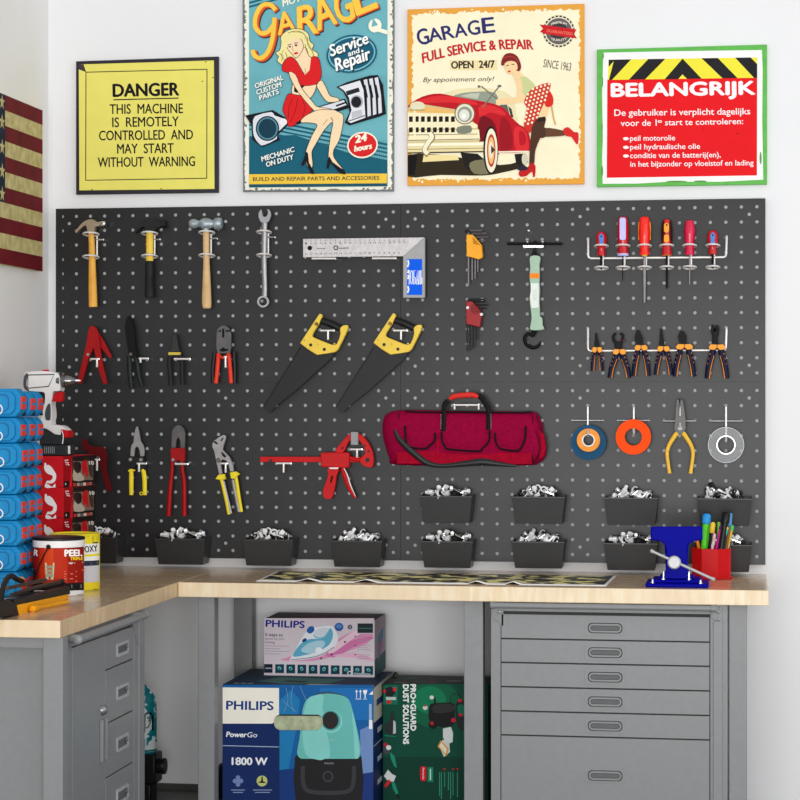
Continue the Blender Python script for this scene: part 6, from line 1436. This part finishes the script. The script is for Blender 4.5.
p.poly([(296, 170), (314, 150), (336, 154), (338, 176), (318, 192), (300, 186)], (34, 96, 170), 2); p.oval(282, 230, 15, 9, (30, 60, 140), -.6); p.line([(206, 340), (300, 332), (380, 312), (450, 270)], 5, (120, 140, 156), 3); p.oval(364, 286, 20, 16, (244, 250, 252))
p.oval(480, 154, 25, 24, (44, 90, 170)); p.oval(480, 150, 17, 12, (90, 136, 200)); p.oval(543, 155, 18, 19, (200, 196, 210)); p.oval(543, 155, 12, 13, (40, 36, 60)); p.text('2', (539, 162), (548, 162), 13, (230, 226, 236), .02)
p.rect(582, 130, 678, 192, (200, 204, 206)); p.rect(586, 134, 674, 188, (34, 46, 50)); p.rect(592, 160, 668, 164, (60, 130, 120))
for x, y in ((514, 240), (438, 312), (378, 334)): p.oval(x, y, 6, 6, (110, 60, 100))
for g in range(3):
    p.oval(573, 208+g*52, 4, 4, (60, 40, 70))
    for i in range(3): p.line([(584, 208+g*52+i*11), (660-(i % 2)*16, 210+g*52+i*11)], 2.6, (170, 156, 172))
for i in range(10):
    x = 52+i*63.6; y = 366+i*1.3; p.rect(x, y, x+(50 if i else 48), y+50, (10, 62, 78) if i else (14, 30, 50))
    if i: p.oval(x+24, y+22, 12, 9, (120, 190, 190), .4*i); p.oval(x+24, y+24, 6, 5, (20, 96, 108))
    else: p.rect(x+7, y+20, x+42, y+28, (150, 158, 172))
p.oval(540, 418, 13, 13, (220, 226, 230), 0, .6); p.line([(566, 420), (660, 424)], 9, (150, 180, 184))
p.build('front_print', r)
p = Print(lambda y, z, o: Vector((b.x+o, y, z))); D_ = yib-YI; H_ = zi-zb_
p.raw([(YI+.003, zi-.002), (YI+.003, zb_+.002), (yib-.002, zb_+.002), (yib-.002, zi-.002)], [(0, 1, 2, 3)], (190, 170, 186)); p.raw([(YI+.003, zb_+.06), (YI+.003, zb_+.002), (yib-.002, zb_+.002), (yib-.002, zb_+.07)], [(0, 1, 2, 3)], (40, 96, 100))
p.raw([(YI+D_*.3, zi-H_*.3), (YI+D_*.3, zi-H_*.8), (YI+D_*.7, zi-H_*.55), (YI+D_*.8, zi-H_*.2)], [(0, 1, 2, 3)], (90, 150, 190)); p.raw([(YI+D_*.4, zi-H_*.5), (YI+D_*.4, zi-H_*.75), (YI+D_*.7, zi-H_*.5), (YI+D_*.7, zi-H_*.4)], [(0, 1, 2, 3)], (214, 110, 160)); p.build('side_print', r)
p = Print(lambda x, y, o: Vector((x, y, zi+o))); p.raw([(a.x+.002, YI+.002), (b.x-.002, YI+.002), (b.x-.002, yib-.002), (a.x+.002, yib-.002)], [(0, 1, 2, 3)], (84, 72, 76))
for i in range(12): x = a.x+.03+i*.03; p.raw([(x, YI+.06), (x+.02, YI+.06), (x+.02, YI+.075), (x, YI+.075)], [(0, 1, 2, 3)], (130, 110, 116))
p.raw([(a.x+.1, YI+.01), (b.x-.12, YI+.01), (b.x-.08, yib-.05), (a.x+.14, yib-.05)], [(0, 1, 2, 3)], (110, 66, 90)); p.build('top_print', r)
# green carton
YG_ = R(382.6, 690, tr.x+.005).y
a, b = P(382.5, 683.6, YG_), P(488.5, 685, YG_); zg = a.z; ygb = YG_+.245
r = thing('dust_extractor_carton', ((a.x+b.x)/2, YG_+.12, 0), 'dark green carton reading DUST SOLUTIONS beside the vacuum cleaner carton', 'box')
MB().box((a.x, YG_, .001), (b.x, ygb, zg), M('bottle_green_carton', (4, 52, 40), .4, 0, .1)).build('carton', r, bevel=.002)
p = Print(front(YG_), .00003); p.clip = (383, 684, 487.5, 860)
GB = (4, 74, 56); p.rect(383, 684, 487.5, 860, GB); p.oval(434, 704, 26, 24, (6, 96, 66)); p.oval(430, 700, 16, 14, (10, 124, 82)); p.rect(383, 757, 487.5, 860, (4, 60, 46))
p.text('PRO+GUARD', (410.6, 684.4), (410.8, 730.6), 5.0, (240, 244, 240), .05); p.text('DUST SOLUTIONS', (403.2, 684.6), (403.4, 744), 5.2, (240, 244, 240), .05)
k = lambda pts: K(380, 670, 8.89, pts); BKG = (24, 24, 26); RR = (206, 28, 44)
p.poly(k([(440, 320), (470, 296), (640, 290), (660, 330), (664, 430), (640, 500), (480, 500), (440, 450), (430, 380)]), BKG, 2); p.poly(k([(480, 310), (640, 304), (646, 370), (476, 380)]), (48, 48, 50), 2)
p.line(k([(490, 300), (484, 250), (460, 236)]), 2, BKG, 2); p.oval(*k([(460, 244)])[0], 2.2, 2, (220, 224, 220)); p.oval(*k([(402, 336)])[0], 2.4, 2.2, (214, 218, 214)); p.oval(*k([(400, 318)])[0], 1.2, 1, RR)
p.oval(*k([(472, 486)])[0], 4.6, 4.4, BKG); p.oval(*k([(462, 474)])[0], 1.6, 1.8, RR); p.oval(*k([(652, 446)])[0], 2.2, 2.2, RR)
p.line(k([(626, 290), (630, 230), (680, 212), (720, 240)]), .8, (30, 40, 38), 3); p.poly(k([(670, 300), (720, 270), (760, 280), (790, 400), (760, 530), (700, 520), (676, 440)]), (36, 44, 44), 2); p.poly(k([(690, 320), (740, 310), (750, 400), (700, 400)]), (10, 110, 84), 2)
p.oval(*k([(712, 272)])[0], 2, 1.6, RR); p.oval(*k([(716, 400)])[0], 2, 1.6, RR)
p.poly(k([(560, 520), (630, 506), (650, 560), (646, 640), (600, 660), (560, 600)]), (214, 218, 216)); p.poly([(438.4, 745), (443, 739.6), (449, 741), (450, 752), (444, 757)], (206, 212, 206)); p.poly([(437.6, 746.4), (440.6, 740.4), (448.8, 748.6), (446.4, 756.2)], (226, 150, 40)); p.poly([(439.2, 746.4), (441.2, 742.4), (447.2, 749), (445.6, 754)], (232, 228, 206))
k = lambda pts: K(380, 735, 8.89, pts)
p.poly(rrect(420.2, 766.2, 426.4, 781.2, 2.4), (206, 14, 30)); p.rect(427.6, 767, 433.2, 782, (20, 130, 96)); p.text('Parkside', (422.4, 768), (422.4, 779.4), 2, WT); p.line([(430.4, 769), (430.4, 780)], 1.2, (190, 230, 214))
for x in (444.4, 453, 457.6): p.poly([(x-1.4, 768.4), (x+1.4, 768.4), (x, 770.4)], RR)
for i, (x, y1) in enumerate(((439.6, 796), (441.4, 799), (444.6, 787), (448.4, 790), (450.6, 799), (453, 795), (457.4, 797))): p.line([(x, 772), (x, y1)], .9, (50, 140, 112))
# pictures at the left of the print
p.poly([(384.6, 686), (397.6, 685.4), (397.6, 704.6), (383, 704.6)], (8, 110, 84)); p.poly([(385, 688), (391, 686), (396, 692), (392, 697), (385.6, 696)], (30, 30, 34)); p.oval(394.6, 689.4, 1.8, 2.2, RR); p.oval(384.6, 691.2, 1.6, 1.6, RR); p.oval(389, 702, 2.4, 1.8, RR); p.rect(386, 697, 396, 700, (190, 200, 196))
p.poly([(391, 712), (393, 710.6), (395, 718), (396.4, 734), (391, 736), (385, 732), (385, 724), (390, 720)], (40, 46, 48)); p.poly([(393.4, 720), (395.6, 722), (396, 733), (393, 734)], (190, 196, 192)); p.line([(384.4, 735.6), (395.6, 736.4)], 1, (14, 130, 96))
p.oval(386.4, 749, 4, 5, (70, 74, 76)); p.oval(388.6, 747.6, 2.6, 2.4, (226, 226, 222)); p.poly([(390, 752), (394.6, 756), (397, 768), (394, 766), (390.6, 758)], (30, 140, 112)); p.oval(385.4, 744.4, 2.2, 1.4, RR)
p.poly([(384, 776), (388, 769.6), (392, 774), (396, 776), (393.6, 782), (387, 780)], (214, 216, 212)); p.poly([(384.4, 785), (389, 779), (391, 782), (385.4, 788)], RR); p.poly([(391.6, 782), (395, 783), (398.4, 793), (396.4, 795), (392.6, 788)], (24, 140, 112)); p.line([(397, 794), (399.4, 799)], 1.6, (20, 20, 22))
p.build('front_print', r)
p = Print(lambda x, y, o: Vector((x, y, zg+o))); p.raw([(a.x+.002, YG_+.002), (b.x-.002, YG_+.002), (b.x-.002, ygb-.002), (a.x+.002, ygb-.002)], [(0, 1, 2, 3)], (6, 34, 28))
for x, y, w_, h_, c in ((.03, .03, .04, .02, (120, 130, 126)), (.09, .06, .05, .02, (60, 90, 80)), (.15, .05, .03, .03, (160, 24, 36)), (.21, .09, .05, .03, (130, 134, 130)), (.06, .14, .03, .03, (50, 90, 80)), (.26, .15, .05, .02, (100, 110, 106))): p.raw([(a.x+x, YG_+y), (a.x+x+w_, YG_+y), (a.x+x+w_+.01, YG_+y+h_), (a.x+x+.01, YG_+y+h_)], [(0, 1, 2, 3)], c)
p.build('top_print', r)
# strap handle of the vacuum carton
q = MB(); q.tube([(tr.x-.001, yvb-.03, ztv-.02), (tr.x+.012, yvb-.035, ztv+.002), (tr.x+.024, yvb-.07, ztv+.004), (tr.x+.02, yvb-.12, ztv-.004), (tr.x-.001, yvb-.14, ztv-.02)], .0035, BLACK, 8); q.build('carry_cord', [o for o in bpy.data.objects if o.name.startswith('vacuum_cleaner_carton')][0])
# teal and white bottle on a black pump body
Yw = -.33; cw = P(143.5, 740, Yw); s = pm(145, Yw)
r = thing('pump_bottle', (cw.x, Yw, 0), 'teal and white patterned bottle on a black pump body behind the tool cabinet', 'bottle')
zz_ = lambda v: P(144, v, Yw).z
TW = M('teal_and_white_pattern', (8, 128, 140), .4, 0, .1, 26, rgb2=(226, 236, 236)); cr = TW.node_tree.nodes['Color Ramp']; cr.color_ramp.elements[0].position = .47; cr.color_ramp.elements[1].position = .50
pf = [(685, 4), (690, 8), (696, 11.2), (704, 12.6), (716, 12.8), (740, 13), (750, 13)]
MB().turned((cw.x, Yw, zz_(750)), (0, 0, 1), [(zz_(v)-zz_(750), h*s) for v, h in pf[::-1]], TW, 28).build('bottle_shell', r)
MB().turned((cw.x, Yw, zz_(752.6)), (0, 0, 1), [(0, 12.4*s), ((zz_(748)-zz_(752.6)), 13.4*s)], M('teal_plastic', (8, 120, 130), .4), 28).build('bottle_band', r)
p = Print(cylmap((cw.x, Yw), 13.1*s), .00004, .0012); p.poly([(143.6, 714), (151, 712), (153.6, 716), (153.6, 730), (143.6, 733)], (14, 14, 16)); p.line([(145, 728), (148, 727), (150.6, 721), (148.6, 717)], 1.2, (120, 110, 110), 3); p.poly([(145, 738), (154, 736), (154, 747), (145, 750)], (214, 226, 228)); p.build('bottle_label', r)
b_ = MB(); X_ = lambda u: P(u, 750, Yw).x
b_.box((X_(126), Yw-.05, zz_(782)), (X_(158.8), Yw+.05, zz_(752)), BLACK); b_.box((X_(128), Yw-.045, 0.0), (X_(154), Yw+.045, zz_(782)), BLACK); b_.build('pump_body', r, bevel=.006)
MB().turned((X_(157), Yw, zz_(765.5)), (1, 0, 0), [(0, 7.2*s), (6*s, 7.2*s), (6.2*s, 8*s), (8.6*s, 7.6*s)], BLACK, 24).build('nozzle', r)
# black bag corner behind the carton
m = MB(); q_ = P(219, 776, -.12); m.turned((q_.x+.03, -.11, 0), (0, 0, 1), [(0, .05), (.04, .055), (.09, .05), (.12, .03), (.125, .01)], BLACK, 20); o = m.build('black_canister'); tag(o, 'small black rounded object on the floor behind the vacuum cleaner carton', 'object')
# ================================================================ light and camera
w = bpy.data.worlds.new('room_light'); SC.world = w; w.use_nodes = True
bg = w.node_tree.nodes['Background']; bg.inputs[0].default_value = (.97, .98, 1, 1); bg.inputs[1].default_value = .6
def area(name, loc, target, sx, sy, power, col=(1, 1, 1)):
    l = bpy.data.lights.new(name, 'AREA'); l.shape = 'RECTANGLE'; l.size = sx; l.size_y = sy; l.energy = power; l.color = col
    o = bpy.data.objects.new(name, l); COL.objects.link(o); o.location = loc
    o.rotation_euler = (Vector(target)-Vector(loc)).to_track_quat('-Z', 'Y').to_euler()
    return o
area('overhead_area_light', (1.0, -2.9, 3.6), (1.2, 0, 1.2), 3.0, 1.6, 8)
area('camera_side_fill', (3.7, -7.6, 1.7), (1.5, 0, 1.0), 2.4, 2.4, 16)  # area light added beside the camera to give the board its sheen
area('left_wall_fill', (4.4, -3.0, 2.3), (-.06, -1.4, 1.5), 3.0, 2.6, 42)  # area light added at right to brighten the left wall
area('low_front_fill', (2.3, -9.6, 1.05), (1.3, 0, 1.15), 4.6, 2.1, 365)  # low area light added behind the camera to brighten under the bench
cam = bpy.data.cameras.new('camera'); co = bpy.data.objects.new('camera', cam); COL.objects.link(co)
cam.sensor_width = 36; cam.lens = F/800*36; cam.clip_end = 60
co.location = (CX, CY, CZ); co.rotation_euler = (pi/2, 0, -TH)
SC.camera = co
SC.view_settings.view_transform = 'Standard'; SC.view_settings.look = 'None'; SC.view_settings.gamma = 1
SC.view_settings.use_curve_mapping = False; SC.view_settings.exposure = -.08
